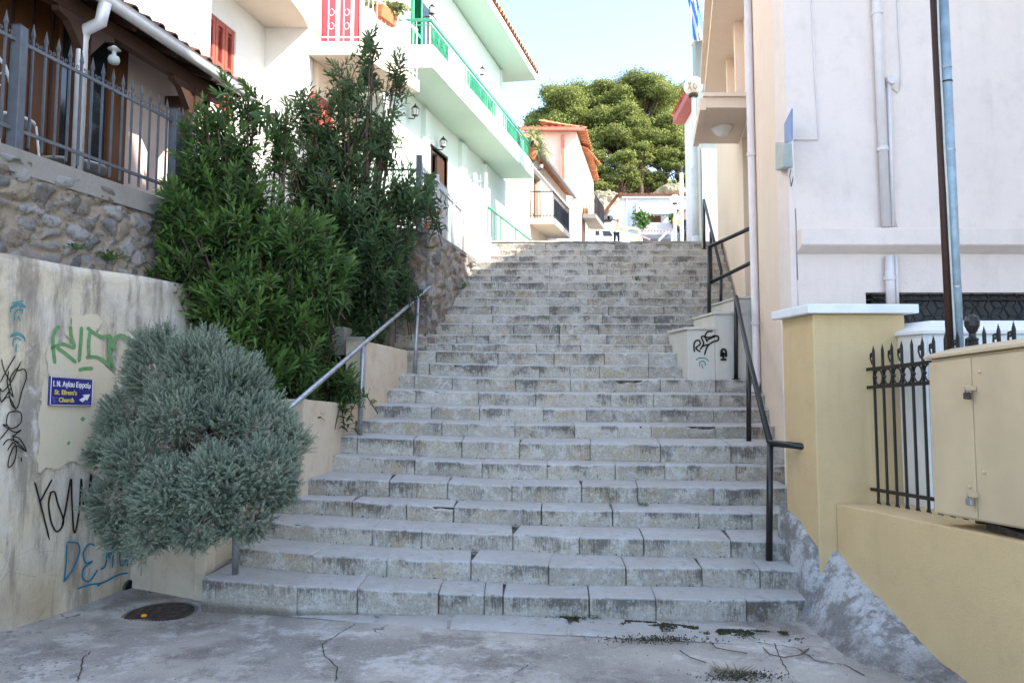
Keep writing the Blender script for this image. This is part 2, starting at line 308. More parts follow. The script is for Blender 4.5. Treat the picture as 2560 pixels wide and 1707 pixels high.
# flush kerb slabs in front of the lowest step
def slab(mb, quad, h, tone, r=.012, amp=.01, res=.06):
    q = [Vector(p) for p in quad]; nx = max(4, int((q[1]-q[0]).length/res)); ny = max(4, int((q[3]-q[0]).length/res))
    us = np.unique(np.concatenate([[0,.02,.98,1], np.linspace(0,1,nx)])); vs = np.unique(np.concatenate([[0,.06,.94,1], np.linspace(0,1,ny)]))
    Q = np.array([tuple(p) for p in q]); U, W = np.meshgrid(us, vs, indexing='ij')
    Pp = (1-U)[...,None]*(1-W)[...,None]*Q[0] + U[...,None]*(1-W)[...,None]*Q[1] + U[...,None]*W[...,None]*Q[2] + (1-U)[...,None]*W[...,None]*Q[3]
    e = np.minimum(np.minimum(U, 1-U)*(Q[1]-Q[0])[0], np.minimum(W, 1-W)*.3); Pp[...,2] += h - r*np.exp(-np.maximum(e, 0)/.012)*1.2 + .006*fbm(Pp*7, 3)
    n_ = fbm(Pp*6+5, 3); edge = np.exp(-np.maximum(e, 0)/.02); Pp[...,0] += edge*amp*n_*2; Pp[...,1] += edge*amp*3*n_
    n, m = U.shape; I = np.arange(n*m).reshape(n, m); mb.add(Pp.reshape(-1, 3).tolist(), np.stack([I[:-1,:-1], I[1:,:-1], I[1:,1:], I[:-1,1:]], -1).reshape(-1, 4).tolist(), 0, tone)
kb = MB(); kx = [560, 650, 937, 1120, 1420, 1660, 1890]
def base1(u): return np.interp(u, [530,743,893,1035,1253,1414,1636,1781,1990], [1496,1507,1518,1529,1534,1544,1557,1573,1582])
kfront = lambda u: base1(u) + np.interp(u, [530, 700, 1100, 1500, 1900], [24, 34, 40, 44, 34])
def gp(u, v, dz=0):
    p = onz(u, v, 0)
    for k in range(6): p = onz(u, v, gz(p.y)+dz)
    return p
for a, b in zip(kx[:-1], kx[1:]):
    q = [gp(a+6, kfront(a)), gp(b-2, kfront(b)), gp(b+2, base1(b)-8), gp(a+12, base1(a)-8)]
    slab(kb, q, .014, .25+.3*random.random())
tag(kb.build('kerb_slabs', M['step'], smooth=True), kind='structure')
# upper road and hillside
ROADZ = lambda Y: 4.62 + .15*(Y-14.6)
V, Fc = grid(np.array([-5,-2,0,1,2,3,4,6,10,14]), np.array([14.9,18,24,30,40,52,60]), lambda X, Y: 4.62+.15*(Y-14.6)+0*X)
tag(link('upper_road', V, Fc, M['street'], loc=(0,0,0)), kind='structure')
def hill_z(X, Y): 
    h = 9.0 + np.clip(Y-60, 0, 26)*.62 + np.clip(Y-86,0,200)*.05 - 5*np.clip((6-X)/14, 0, 1) + 2.2*fbm(np.stack([X*.09, Y*.09, X*0], -1), 4); return h
V, Fc = grid(np.arange(-60, 90, 2.5), np.arange(58, 170, 2.5), hill_z); tag(link('hillside', V, Fc, M['hill'], smooth=True, loc=(0,0,0)), kind='structure')
# ================================================================ THE STAIRS
YC = [5.81,6.2,6.6,6.95,7.32,7.67,8.02,8.38,8.74,9.1,9.45,9.8,10.1,10.4,10.7,11.0,11.3,11.6,11.9,12.2,12.5,12.8,13.1,13.4,13.7,14.0,14.3]
VC = [1487,1404,1331.5,1271,1211,1159,1105,1061,1021,983,947,913,881,860,836,809,787,764,744,725,705,688,672,655,639,624,609]
EDGE = [[(505,1443),(527,1444),(750,1464),(1089,1480),(1261,1487),(1850,1500),(2070,1495)],
 [(596,1367),(764,1384),(968,1396),(1177,1402),(1376,1414),(1750,1418),(2055,1427)],
 [(640,1300),(786,1312),(1057,1327),(1284,1334),(1452,1342),(1827,1349),(2030,1357)],
 [(705,1245),(886,1252),(1018,1261),(1134,1266),(1353,1274),(1532,1276),(1850,1282),(1998,1283)],
 [(750,1194),(975,1200),(1284,1213),(1456,1213),(1785,1219),(1985,1219)],
 [(803,1136),(1040,1148),(1261,1159),(1985,1163)],[(844,1089),(1034,1096),(1261,1105),(1970,1114)],[(887,1050),(1105,1055),(1261,1061),(1952,1064)],
 [(926,1011),(1078,1015),(1261,1021),(1938,1023)],[(958,971),(1261,983),(1925,985)],[(989,934),(1261,947),(1912,948)],[(1015,905),(1261,913),(1722,914)],
 [(1015,876),(1261,881),(1722,882)],[(985,858),(1261,860),(1712,862)],[(1065,836),(1722,836)],[(1082,809),(1785,809)],[(1092,787),(1790,787)],[(1108,764),(1842,764)],
 [(1122,744),(1838,744)],[(1138,725),(1834,725)],[(1152,705),(1829,705)],[(1164,688),(1824,688)],[(1172,672),(1820,672)],[(1180,655),(1816,655)],[(1188,639),(1812,639)],[(1196,624),(1808,624)],[(1206,609),(1804,609)]]
JT = [[743,893,1096,1211,1257,1473,1640,1866],[780,967,1177,1371,1565,1755,1900],[780,930,1055,1282,1448,1610,1827],[880,1016,1134,1353,1532,1747,1880],[973,1119,1280,1454,1594,1785],
 [1037,1205,1368,1538,1662,1840],[893,1034,1155,1299,1475,1651,1827],[1105,1287,1437,1628,1789],[1078,1199,1358,1467,1653,1785],[1040,1196,1339,1527,1634,1800],[1036,1130,1289,1427,1540,1651,1790],
 [1073,1205,1349,1498,1622],[1090,1245,1385,1511,1622],[1131,1238,1341,1452,1663],[1140,1222,1399,1517,1630],[1180,1284,1399,1496,1640],[1232,1374,1506,1636],[1228,1374,1521,1660],[1146,1290,1469,1575,1705],
 [1265,1345,1440,1551,1636,1731],[1245,1368,1469,1563,1655,1750],[1228,1322,1374,1517,1620,1720],[1290,1374,1471,1552,1640,1740],[1383,1483,1517,1613,1700],[1299,1381,1469,1560,1634,1718],[1290,1452,1530,1615,1720],[1364,1462,1538,1605,1676,1750]]
def axis(h, r, res):          # grid lines of one axis of a rounded block (half size h)
    r = min(r, h*.8); n = max(2, int(2*(h-r)/res)); return np.concatenate([[-h, -h+r*.35], np.linspace(-h+r, h-r, n+1), [h-r*.35, h]])
def block(mb, A, B, dep, zt, zb, tilt, tone, r=.018, amp=.007, res=.055, worn=.0):
    """stone from front-top-left A to front-top-right B (Vectors), going back dep; rounded, chipped, uneven"""
    A = Vector(A); B = Vector(B); L = (B-A).length; d = (B-A); dxy = Vector((d.x, d.y, 0)).normalized(); nb = Vector((-dxy.y, dxy.x, 0)); H = zt
    hx, hy, hz = L/2, dep/2, H/2; ax, ay, az = axis(hx, r, res), axis(hy, r, res*1.5), axis(hz, r, res*.8); vs = []; fs = []; n0 = 0
    def face(u_, v_, fn, flip):
        nonlocal n0
        U, W = np.meshgrid(u_, v_, indexing='ij'); q = fn(U, W).reshape(-1, 3); n, m = U.shape; I = np.arange(n*m).reshape(n, m)+n0; n0 += n*m
        f = np.stack([I[:-1,:-1], I[1:,:-1], I[1:,1:], I[:-1,1:]], -1).reshape(-1, 4)
        if flip: f = f[:, ::-1]
        vs.append(q); fs.append(f)
    S = lambda a, b, c: np.stack([a, b, c], -1)
    face(ax, az, lambda U, W: S(U, -hy+0*U, W), False)      # front
    face(ax, ay, lambda U, W: S(U, W, hz+0*U), False)       # top
    face(ay, az, lambda U, W: S(-hx+0*U, U, W), True); face(ay, az, lambda U, W: S(hx+0*U, U, W), False)
    q = np.concatenate(vs); c = np.clip(q, [-(hx-r), -(hy-r), -(hz-r)], [hx-r, hy-r, hz-r]); dd = q-c; ln = np.linalg.norm(dd, axis=1, keepdims=True)
    q = np.where(ln > 1e-9, c + dd/np.maximum(ln, 1e-9)*r, q); edge = (ln[:,0] > r*1.02)
    t = (q[:,0]/hx+1)/2 if hx else 0; s = q[:,0]+hx; D = np.array(dxy); N_ = np.array(nb)
    W3 = np.array(A) + np.outer(t*d.length, np.array(d.normalized())) ; W3 = W3 + np.outer(q[:,1]+hy, N_); W3[:,2] += q[:,2]-hz + (q[:,1]+hy)*tilt
    seed = random.random()*40; nn_ = fbm(W3*5.5+seed, 4); n2 = fbm(W3*14+seed, 3); chip = np.maximum(0, fbm(W3*4.5+seed*2, 3)-.11)
    rim = np.exp(-((q[:,1]+hy)**2 + (q[:,2]-hz)**2)/.0016)
    W3 += np.outer(nn_*amp*2.2+n2*amp*1.1, -N_)*(np.exp(-(q[:,1]+hy)/.05))[:,None]; W3[:,2] += nn_*amp*1.3*(q[:,2] > 0)
    W3 += np.outer(rim*chip*.28, N_) - np.outer(rim*chip*.22, np.array([0,0,1.]))
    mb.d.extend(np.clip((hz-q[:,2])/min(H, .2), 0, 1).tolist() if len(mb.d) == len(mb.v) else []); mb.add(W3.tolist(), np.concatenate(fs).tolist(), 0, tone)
stairs = thing('stone_staircase', 'broad flight of weathered grey limestone steps climbing between the houses', 'staircase', (0, 5.8, 0))
ZC = [P(1261, v, y).z for v, y in zip(VC, YC)]
FRONT = []
for n in range(27):
    E = EDGE[n]; z = ZC[n]; pts = []; xc = P(1261, VC[n], YC[n]).x
    def fpt(u):
        v = float(np.interp(u, [e[0] for e in E], [e[1] for e in E]))
        if n < 7:
            d = ray(u, v); k = .04 if u < 1261 else 0; t = (z-EYE+k*xc*(1 if k else 0))/(d.z + k*d.x) if k else (z-EYE)/d.z
            p = Vector((d.x*t, d.y*t, EYE+d.z*t))
            return p
        return P(u, v, YC[n])
    dep = (YC[n+1]-YC[n] if n < 26 else .35)+.22; H = (z-(ZC[n-1] if n else -.0))+.0
    uu = [E[0][0]] + [j for j in JT[n] if E[0][0]+25 < j < E[-1][0]-25] + [E[-1][0]]
    mb = MB()
    for i, (a, b) in enumerate(zip(uu[:-1], uu[1:])):
        A, B = fpt(a), fpt(b); L = (B-A).length; g_ = .002 + .004*random.random()**2
        jit = Vector((0, random.uniform(-.008, .008), random.uniform(-.004, .004))); dn = (B-A).normalized()
        tone = min(1, max(0, .5 + random.gauss(0, .28)))
        hh = H + (.10 if n == 0 else .035) + (.06 if n==0 and a > 1500 else 0)
        if n == 0 and a == 1096: jit += Vector((0,.02,-.012)); tone = .35
        block(mb, A+dn*g_+jit, B-dn*g_+jit, dep, hh, 0, (0 if n < 6 else .025), tone, r=random.uniform(.006, .013), amp=random.uniform(.005, .010), res=.05 if n < 9 else .08)
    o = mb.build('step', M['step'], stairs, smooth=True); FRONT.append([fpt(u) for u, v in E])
# mortar core: what shows in the joints
mb = MB()
for n in range(27):
    f = FRONT[n]; yb = max(p.y for p in f); zt = ZC[n]-.012; y1 = YC[n+1] if n < 26 else 14.9
    for p, q in zip(f[:-1], f[1:]):
        a = p+Vector((0,.03,-.018)); b = q+Vector((0,.03,-.018)); z0 = (ZC[n-1] if n else -.1)-.03
        mb.add([(a.x,a.y,z0),(b.x,b.y,z0),(b.x,b.y,b.z),(a.x,a.y,a.z),(a.x,y1+.5,a.z+.01),(b.x,y1+.5,b.z+.01)], [(0,1,2,3),(3,2,5,4)])
mb.build('joint_mortar', M['joint'], stairs)
# top landing coping
mb = MB(); A = P(1222, 601, 14.6); B = P(1812, 603, 14.6)
for i in range(5):
    a = A.lerp(B, i/5); b = A.lerp(B, (i+1)/5); block(mb, a, b, .5, .05, 0, 0, .1+.2*random.random(), r=.012, amp=.003, res=.1)
mb.build('landing_coping', M['step'], stairs, smooth=True)
p = P(1500, 606, 14.64); MB().box((-.7, 14.66, ZC[26]-.1), (4.3, 14.95, A.z-.052)).build('landing_riser', M['joint'], stairs)
mb = MB(); mb.box((-3.2, 14.98, 4.3), (4.6, 15.2, 4.66)); tag(mb.build('landing', M['street']), kind='structure')

# cracks in the street concrete
cmat = plain('crack_dirt', (.09,.08,.07), .95, .1)
for px in ([(893,1556),(850,1580),(806,1607),(811,1637),(844,1667),(839,1707)],[(230,1625),(207,1643),(204,1665),(190,1707)],[(1390,1648),(1330,1655),(1290,1680),(1240,1700)],[(1800,1600),(1900,1606),(1990,1618),(2060,1612)],[(1935,1606),(1950,1640),(1975,1690)],[(1990,1618),(2040,1650),(2110,1660),(2170,1690)],[(1700,1600),(1760,1596),(1830,1598)]):
    pts = []; mbk = MB()
    for (a, b) in zip(px[:-1], px[1:]):
        for k in range(8):
            t = k/8; u = a[0]+(b[0]-a[0])*t; v = a[1]+(b[1]-a[1])*t; pts.append((u+random.gauss(0,1.2), v+random.gauss(0,.8)))
    vs = []
    def sz_(u, v):
        p = gp(u, v); 
        for k in range(4): z = float(street_z(np.array([p.x]), np.array([p.y]))[0])+.004; p = onz(u, v, z)
        return p
    for u, v in pts: p = sz_(u, v); w_ = random.uniform(.002,.005); vs += [p+Vector((-w_,-w_*.5,0)), p+Vector((w_,w_*.5,0))]
    mbk.add(vs, [(2*i,2*i+1,2*i+3,2*i+2) for i in range(len(pts)-1)]); tag(mbk.build('street_crack', cmat), kind='structure')
# ================================================================ LEFT: graffiti wall, rubble walls, planters
def wallpt(x0, m, Y, z, off=0): return Vector((x0+m*Y+off, Y, z))
def wall_prism(name, mat, x0, m, Y0, Y1, z0, z1, th, parent=None, th_dir=-1):
    """vertical wall on the plane x = x0+m*Y, thick th towards -x; z0/z1 may be functions of Y"""
    f = lambda q, y: q(y) if callable(q) else q
    a0, a1 = wallpt(x0,m,Y0,f(z0,Y0)), wallpt(x0,m,Y1,f(z0,Y1)); b1, b0 = wallpt(x0,m,Y1,f(z1,Y1)), wallpt(x0,m,Y0,f(z1,Y0))
    return MB().prism([a0, a1, b1, b0], (th*th_dir, 0, 0)).build(name, mat, parent)
def relief(name, mat, O, Ux, W, H0, H1, z0, cell, amp, th, parent=None, seed=0, res=.028, mort=.5, topfn=None, label=None):
    """rubble wall face: real relief from stone-shaped cells. O start, Ux horizontal unit vector, outward normal = Ux x Z"""
    Ux = Vector(Ux).normalized(); Nn = Ux.cross(Vector((0,0,1))).normalized(); n = int(W/res); m = int(max(H0, H1)/res)
    S, T = np.meshgrid(np.linspace(0, W, n+1), np.linspace(0, 1, m+1), indexing='ij'); Hh = (topfn(S) if topfn else H0+(H1-H0)*S/W); Z = z0 + T*Hh
    r_ = np.random.default_rng(seed); wx = S + .18*fbm(np.stack([S*5, Z*5, S*0+seed], -1), 3)*1.3; wz = Z + .18*fbm(np.stack([S*5, Z*5, S*0+seed+9], -1), 3)
    gx, gz_ = wx/cell, wz/(cell*.68); ix, iz = np.floor(gx).astype(int), np.floor(gz_).astype(int)
    R = r_.random((128, 128, 4)); d1 = np.full(S.shape, 9.); d2 = np.full(S.shape, 9.); idv = np.zeros(S.shape); idr = np.zeros(S.shape)
    for dx in (-1,0,1):
        for dz in (-1,0,1):
            cx, cz = ix+dx, iz+dz; q = R[cx & 127, cz & 127]; sx, sz = cx+.1+.8*q[...,0], cz+.1+.8*q[...,1]; sz_ = .55+.95*q[...,3]
            d = np.sqrt((gx-sx)**2+(gz_-sz)**2)/sz_; new = d < d1; d2 = np.where(new, d1, np.minimum(d2, d)); idv = np.where(new, q[...,2], idv); idr = np.where(new, q[...,3], idr); d1 = np.where(new, d, d1)
    e = np.clip((d2-d1-.10+.5*fbm(np.stack([S*7, Z*7, S*0+seed+3], -1), 3))/.34, 0, 1); prot = np.sqrt(e)*(.25+1.0*idr)
    fn = fbm(np.stack([S*9, Z*9, S*0+seed], -1), 4); big = fbm(np.stack([S*1.5, Z*1.5, S*0+seed], -1), 3)
    D = amp*(prot + mort*fn*2.4 + big*1.2); tone = np.where(e < .22, .02+.1*np.abs(fn)*2, .12+.85*idv); 
    D = np.where(T >= .999, D-.01, D)
    Vx = np.array(O)[None,None,:]*0 + np.stack([O[0]+Ux.x*S+Nn.x*D, O[1]+Ux.y*S+Nn.y*D, Z], -1)
    a, b = Vx.shape[:2]; I = np.arange(a*b).reshape(a, b); Fq = np.stack([I[:-1,:-1], I[1:,:-1], I[1:,1:], I[:-1,1:]], -1).reshape(-1, 4)
    V = Vx.reshape(-1, 3); # thickness: back sheet edges
    topi = I[:, -1]; back = V[topi] - np.array(Nn)*th; nb = len(V); V = np.concatenate([V, back]); bi = np.arange(nb, nb+a)
    F2 = np.stack([topi[:-1], topi[1:], bi[1:], bi[:-1]], -1); fs = np.concatenate([Fq, F2])
    for edge in (I[0, :], I[-1, :]):
        bk = V[edge] - np.array(Nn)*th; k0 = len(V); V = np.concatenate([V, bk]); ki = np.arange(k0, k0+b); fs = np.concatenate([fs, np.stack([edge[:-1], edge[1:], ki[1:], ki[:-1]], -1)])
    col = np.concatenate([tone.reshape(-1), np.full(len(V)-a*b, .1)])
    return link(name, V, fs.tolist(), mat, parent, True, None, None, col)
PX, PM = -5.291, .27           # plaster wall plane
SX, SM = -5.16, .2             # upper rubble wall plane
gw = thing('graffiti_wall', 'stained cream plastered retaining wall with graffiti tags, under the rubble wall', 'wall', (-3.7, 5.9, -.05))
# plaster face with slight waviness
def wave_wall(name, mat, x0, m, Y0, Y1, z0, z1f, th, parent, amp=.012, res=.05):
    ys = np.arange(Y0, Y1+res, res); n = len(ys); k = 60; T = np.linspace(0, 1, k); Yg, Tg = np.meshgrid(ys, T, indexing='ij'); Z = z0 + Tg*(np.vectorize(z1f)(Yg)-z0)
    X = x0+m*Yg + amp*fbm(np.stack([Yg*2, Z*2, Yg*0], -1), 4)*2; r = np.clip((Tg-.985)/.015, 0, 1); X = X - .02*r
    V = np.stack([X, Yg, Z], -1).reshape(-1, 3); I = np.arange(n*k).reshape(n, k); fs = np.stack([I[:-1,:-1], I[1:,:-1], I[1:,1:], I[:-1,1:]], -1).reshape(-1, 4)
    tb = V[I[:, -1]] - np.array([th, 0, 0]); b0 = len(V); V = np.concatenate([V, tb]); bi = np.arange(b0, b0+n); fs = np.concatenate([fs, np.stack([I[:-1,-1], I[1:,-1], bi[1:], bi[:-1]], -1)])
    eb = V[I[-1,:]] - np.array([th,0,0]); b1 = len(V); V = np.concatenate([V, eb]); ei = np.arange(b1, b1+k); fs = np.concatenate([fs, np.stack([I[-1,:-1], I[-1,1:], ei[1:], ei[:-1]], -1)])
    return link(name, V, fs.tolist(), mat, parent, True)
ztop = lambda Y: 2.865 + .006*math.sin(Y*5)
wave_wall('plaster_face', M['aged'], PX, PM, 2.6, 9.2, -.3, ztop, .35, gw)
# graffiti strokes: paint traced on the wall plane, 2 mm proud
def stroke(mb, px, wpx, x0=PX, m=PM, fn=None, lift=.006, up=None):
    pr = fn or (lambda u, v: onx(u, v, x0+.02, m))
    pts = []
    px = [px[0]]*1 + px + [px[-1]]
    for i in range(1, len(px)-2):        # catmull-rom
        p0, p1, p2, p3 = [Vector(q) for q in px[i-1:i+3]]
        for k in range(5):
            t = k/5; pts.append(.5*((2*p1)+(-p0+p2)*t+(2*p0-5*p1+4*p2-p3)*t*t+(-p0+3*p1-3*p2+p3)*t*t*t))
    pts.append(Vector(px[-2])); vs = []
    for i, p in enumerate(pts):
        d = (pts[min(i+1, len(pts)-1)]-pts[max(i-1, 0)]); d = d.normalized() if d.length > 1e-6 else Vector((1,0)); q = Vector((-d.y, d.x))*wpx/2*(1 if 0 < i < len(pts)-1 else .6)
        vs += [pr(*(p+q)), pr(*(p-q))]
    mb.add(vs, [(2*i, 2*i+1, 2*i+3, 2*i+2) for i in range(len(pts)-1)])
def paint(name, col_, w, strokes, parent, **k):
    mb = MB()
    for s in strokes: stroke(mb, s, w, **k)
    key = 'paint_'+name
    if key not in M: M[key] = plain('spray_paint', col_, .6, .3, 0, .15, 25)
    return mb.build('graffiti', M[key], parent)
c7 = lambda pts: [(x*.3635, 560+y*.3635) for x, y in pts]
c8 = lambda pts: [(x*.4127, 1060+y*.4127) for x, y in pts]
o = paint('green', (.16,.33,.14), 9, [c7(q) for q in ([(410,700),(375,740),(365,830),(378,960)],[(485,700),(490,770),(510,850),(430,825),(350,855)],[(390,850),(450,890),(525,955)],[(562,705),(555,820),(543,950)],
  [(600,710),(640,745),(700,775),(765,765)],[(620,740),(610,820),(612,915)],[(590,918),(660,915),(720,945),(770,990)],[(765,770),(755,850),(765,940),(775,1000)],[(790,870),(780,810),(830,765),(890,800),(930,885)],[(915,785),(918,850)],
  [(540,1005),(580,995),(640,992)],[(870,860),(885,900),(880,1000)],[(580,1330),(560,1350)],[(465,1500),(480,1510)])], gw); o['label'] = 'thick faded green spray letters'
o = paint('teal', (.02,.26,.30), 3, [c7(q) for q in ([(70,610),(80,570),(120,548),(160,555),(175,580)],[(75,585),(120,560),(172,572)],[(100,665),(105,610),(130,590),(155,595),(150,620)],[(125,630),(132,650),(140,670)],[(80,545),(160,528)],
  [(70,780),(90,755),(130,750),(165,775),(172,810)],[(75,770),(125,762),(170,790)],[(90,845),(92,800),(120,785),(145,800)],[(112,825),(110,880)])], gw); o['label'] = 'two small teal eye-like tags'
o = paint('black', (.02,.02,.016), 3.2, [c7(q) for q in ([(10,930),(30,1010),(70,1080)],[(0,1090),(50,1000),(105,905)],[(145,945),(80,1080),(20,1150),(0,1130),(10,1220),(80,1120)],[(60,1010),(50,1100),(90,1190),(70,1060),(130,980)],[(120,1010),(170,1000),(180,1060),(150,1150),(120,1260),(80,1240),(60,1150)],[(5,1230),(60,1190),(110,1280)],
  [(110,1285),(60,1300),(45,1370),(80,1405),(140,1370),(145,1300),(100,1285)],[(0,1480),(60,1400),(20,1380),(100,1430),(145,1415),(90,1470),(150,1530),(180,1565)],[(20,1520),(60,1480),(130,1500)])]
  + [c8(q) for q in ([(70,70),(120,90),(160,165),(95,130),(60,190),(50,260),(85,230),(100,150),(80,110),(45,160)],[(110,200),(114,204)],[(128,200),(131,226)])], gw); o['label'] = 'tall looping black tag down the wall'
o = paint('black', (.02,.02,.016), 4.6, [c8(q) for q in ([(210,350),(240,460),(300,700)],[(315,335),(240,475)],[(300,420),(330,410),(350,480),(385,590),(345,650),(310,590),(295,480),(310,410)],[(375,620),(400,500),(430,330),(435,450),(450,660),(480,520),(492,330),(500,440),(515,510),(540,400),(552,300)],[(552,300),(560,480),(580,680)])], gw); o['label'] = 'angular black tag above the turquoise letters'
o = paint('blue', (.01,.20,.32), 4.2, [c8(q) for q in ([(405,720),(400,850),(388,950)],[(402,715),(470,720),(480,780),(440,880),(385,955)],[(575,735),(540,725),(505,780),(520,840),(560,830),(510,870),(500,930),(540,950),(580,900),(590,880)],
  [(608,880),(640,850),(650,740),(665,810),(690,720),(680,870)],[(725,740),(730,850),(760,830),(765,730)],[(770,860),(778,760),(800,750),(800,860)],[(470,995),(550,970),(620,960),(700,920),(740,905)],[(735,905),(775,900)],[(590,980),(615,960)])], gw); o['label'] = 'turquoise block letters with an underline'
# drain hole
mb = MB(); c = onx(319, 1466, PX, PM); ax = Vector((1,-PM,0)).normalized()
mb.tube([c+ax*.035, c-ax*.2], .062, 20, 0, False); mb.build('drain_pipe', M['rust'], gw)
MB().tube([c+ax*.026, c+ax*.022], .056, 20).build('drain_opening', M['dark'], gw)
# yellowish repair patch behind the sign and the painted strip
mb = MB(); q = [(172,785),(243,787),(250,900),(285,935),(300,1090),(255,1200),(190,1150),(95,1180),(92,1050),(118,930),(122,865),(165,862)]
mb.add([onx(u, v, PX+.014, PM) for u, v in q], [tuple(range(len(q)))]); M['patch'] = stucco('ochre_wash', (.60,.52,.37), (.55,.51,.43), .9, (.48,.46,.43), .004, 30, .5)
# the wash is a ragged polygon grid so its border is not a clean line
def ragged(mb, poly, x0, m, step=7):
    from math import floor
    us = [p[0] for p in poly]; vs_ = [p[1] for p in poly]; n = len(poly)
    def inside(u, v):
        k = False; j = n-1
        for i in range(n):
            if (poly[i][1] > v) != (poly[j][1] > v) and u < (poly[j][0]-poly[i][0])*(v-poly[i][1])/(poly[j][1]-poly[i][1])+poly[i][0]: k = not k
            j = i
        return k
    U = np.arange(min(us)-8, max(us)+8, step); W = np.arange(min(vs_)-8, max(vs_)+8, step)
    for u in U:
        for v in W:
            nn_ = float(fbm(np.array([[u*.035, v*.035, 2.]]), 3)[0])*38
            if inside(u+nn_, v+nn_*.8): mb.add([onx(u,v,x0,m),onx(u+step,v,x0,m),onx(u+step,v+step,x0,m),onx(u,v+step,x0,m)], [(0,1,2,3)])
mb = MB(); ragged(mb, q, PX+.017, PM, 4); o = mb.build('ochre_wash', M['patch'], gw); o['label'] = 'blotch of ochre wash around the sign'
# ---- direction sign
EXT = {}
def text(name, s, size, mat, parent, O, X, Z, bold=0, thick=.0015, align='LEFT', sx=1, shear=0):
    """letters lying in the plane O + X*x + Z*y"""
    cu = bpy.data.curves.new('lettering_curve', 'FONT'); cu.body = s; cu.size = size; cu.extrude = thick; cu.offset = bold; cu.align_x = align; cu.shear = shear; cu.resolution_u = 3
    t = bpy.data.objects.new('lettering_curve', cu); C.objects.link(t); dg = bpy.context.evaluated_depsgraph_get(); dg.update(); me = bpy.data.meshes.new_from_object(t.evaluated_get(dg))
    X = Vector(X).normalized(); Z = Vector(Z).normalized(); N_ = X.cross(Z); O = Vector(O)
    vs = [O + X*v.co.x*sx + Z*v.co.y + N_*v.co.z for v in me.vertices]; fs = [tuple(p.vertices) for p in me.polygons]
    C.objects.unlink(t); bpy.data.objects.remove(t); bpy.data.curves.remove(cu)
    mb = MB(); mb.add(vs, fs); return mb.build(name, mat, parent)
px_ = PX+.04
s = thing('church_sign', 'small blue enamel sign reading Agiou Efraim, with white arrow, beside the grey bush', 'sign', onx(179, 976, px_, PM))
def sg(u, v, off=0): return onx(u, v, px_+off, PM)
a, b, c_, d_ = sg(126.5,940), sg(233.5,947.5), sg(231,1014.5), sg(123,1012.5); nrm = Vector((1,-PM,0)).normalized()*.02
MB().prism([a,b,c_,d_], -nrm).build('panel', M['blue_sign'], s, bevel=.002)
X_ = ((b-a)+(c_-d_)).normalized(); Zs = ((a-d_)+(b-c_)).normalized(); Wd, Hd = (b-a).length, (a-d_).length
fr = MB(); lift = nrm.normalized()*.002; cx = (a+b+c_+d_)/4
ins = [cx+(p-cx)*.965+lift for p in (a,b,c_,d_)]
for p, q2 in zip(ins, ins[1:]+ins[:1]): fr.bar(p, q2, .0035, .0035)
fr.build('border', M['white'], s)
def on(u, v): return d_ + (c_-d_)*u + ((a-d_)*(1-u)+(b-c_)*u)*v + nrm.normalized()*.0015
text('lettering', 'Ι. Ν. Αγίου Εφραίμ', Hd*.255, M['white'], s, on(.06,.66), X_, Zs, .0012, .001, sx=Wd*.90/(Hd*.255*8.55))
text('lettering', "St. Efrem's", Hd*.235, M['yellow_paint'], s, on(.10,.38), X_, Zs, .0012, .001, sx=.92)
text('lettering', 'Church', Hd*.22, M['yellow_paint'], s, on(.20,.12), X_, Zs, .0012, .001, sx=.95)
mb = MB(); ar = [(.67,.22),(.74,.13),(.83,.24),(.86,.18),(.93,.43),(.74,.40),(.79,.33)]; mb.prism([on(x,y)+lift*.3 for x,y in ar], -lift*.2); mb.build('arrow', M['white'], s)
mb = MB()
for q in ([(.04,.30),(.1,.24),(.05,.22),(.14,.27),(.2,.24)],[(.05,.14),(.12,.18),(.08,.10),(.18,.14)],[(.75,.08),(.8,.17),(.84,.07),(.9,.16),(.92,.08),(.84,.12)]):
    stroke(mb, q, .012, fn=lambda u, v: on(u, v)+lift*.6)
M['scrawl'] = plain('scratched_scrawl', (.22,.24,.45), .6); mb.build('scribble', M['scrawl'], s)
# ---- upper rubble wall with concrete coping
rw = thing('rubble_wall', 'rubble stone wall with grey concrete coping above the graffiti wall', 'wall', (-4.0, 6, 2.7))
Ux = Vector((SM,1,0)).normalized(); W_ = (9.0-2.6)*math.sqrt(1+SM*SM)
relief('stone_face', M['rubble'], (SX+SM*2.6, 2.6, 0), Ux, W_, 1.0, 1.0, 2.7, .20, .045, .45, rw, seed=5, res=.017, mort=.55)
cp = wave_wall('coping', M['concrete'], SX+.03, SM, 2.6, 9.0, 3.58, lambda Y: 3.78, .5, rw, amp=.006)
# ---- rubble wall beside the stairs
sw = thing('stair_rubble_wall', 'tall rubble stone wall bordering the upper steps, overgrown at its foot', 'wall', (-1.5, 11, 1.8))
pts_ = [P(1066,836,10.45), P(1190,655,13.55)]; d = Vector((pts_[1].x-pts_[0].x, pts_[1].y-pts_[0].y, 0)); Ws = d.length
relief('stone_face', M['rubble'], (pts_[0].x, pts_[0].y, 0), d, Ws, 2.3, 2.3, 1.75, .3, .06, .5, sw, seed=12, res=.026)
relief('stone_face', M['rubble'], (-3.35, 10.3, 0), Vector((pts_[0].x+3.35, .15, 0)), math.hypot(pts_[0].x+3.35,.15), 2.3, 2.3, 1.75, .32, .07, .5, sw, seed=14, res=.028)
mb = MB(); dn = d.normalized(); nn2 = dn.cross(Vector((0,0,1))); pA = Vector((pts_[0].x, pts_[0].y, 4.02)); 
mb.prism([pA+nn2*.03, pA+dn*Ws+nn2*.03, pA+dn*Ws-nn2*.4, pA-nn2*.4], (0,0,.07)); mb.box((-3.4,10.27,4.0),(pA.x,10.7,4.06)); mb.build('coping', M['concrete'], sw)
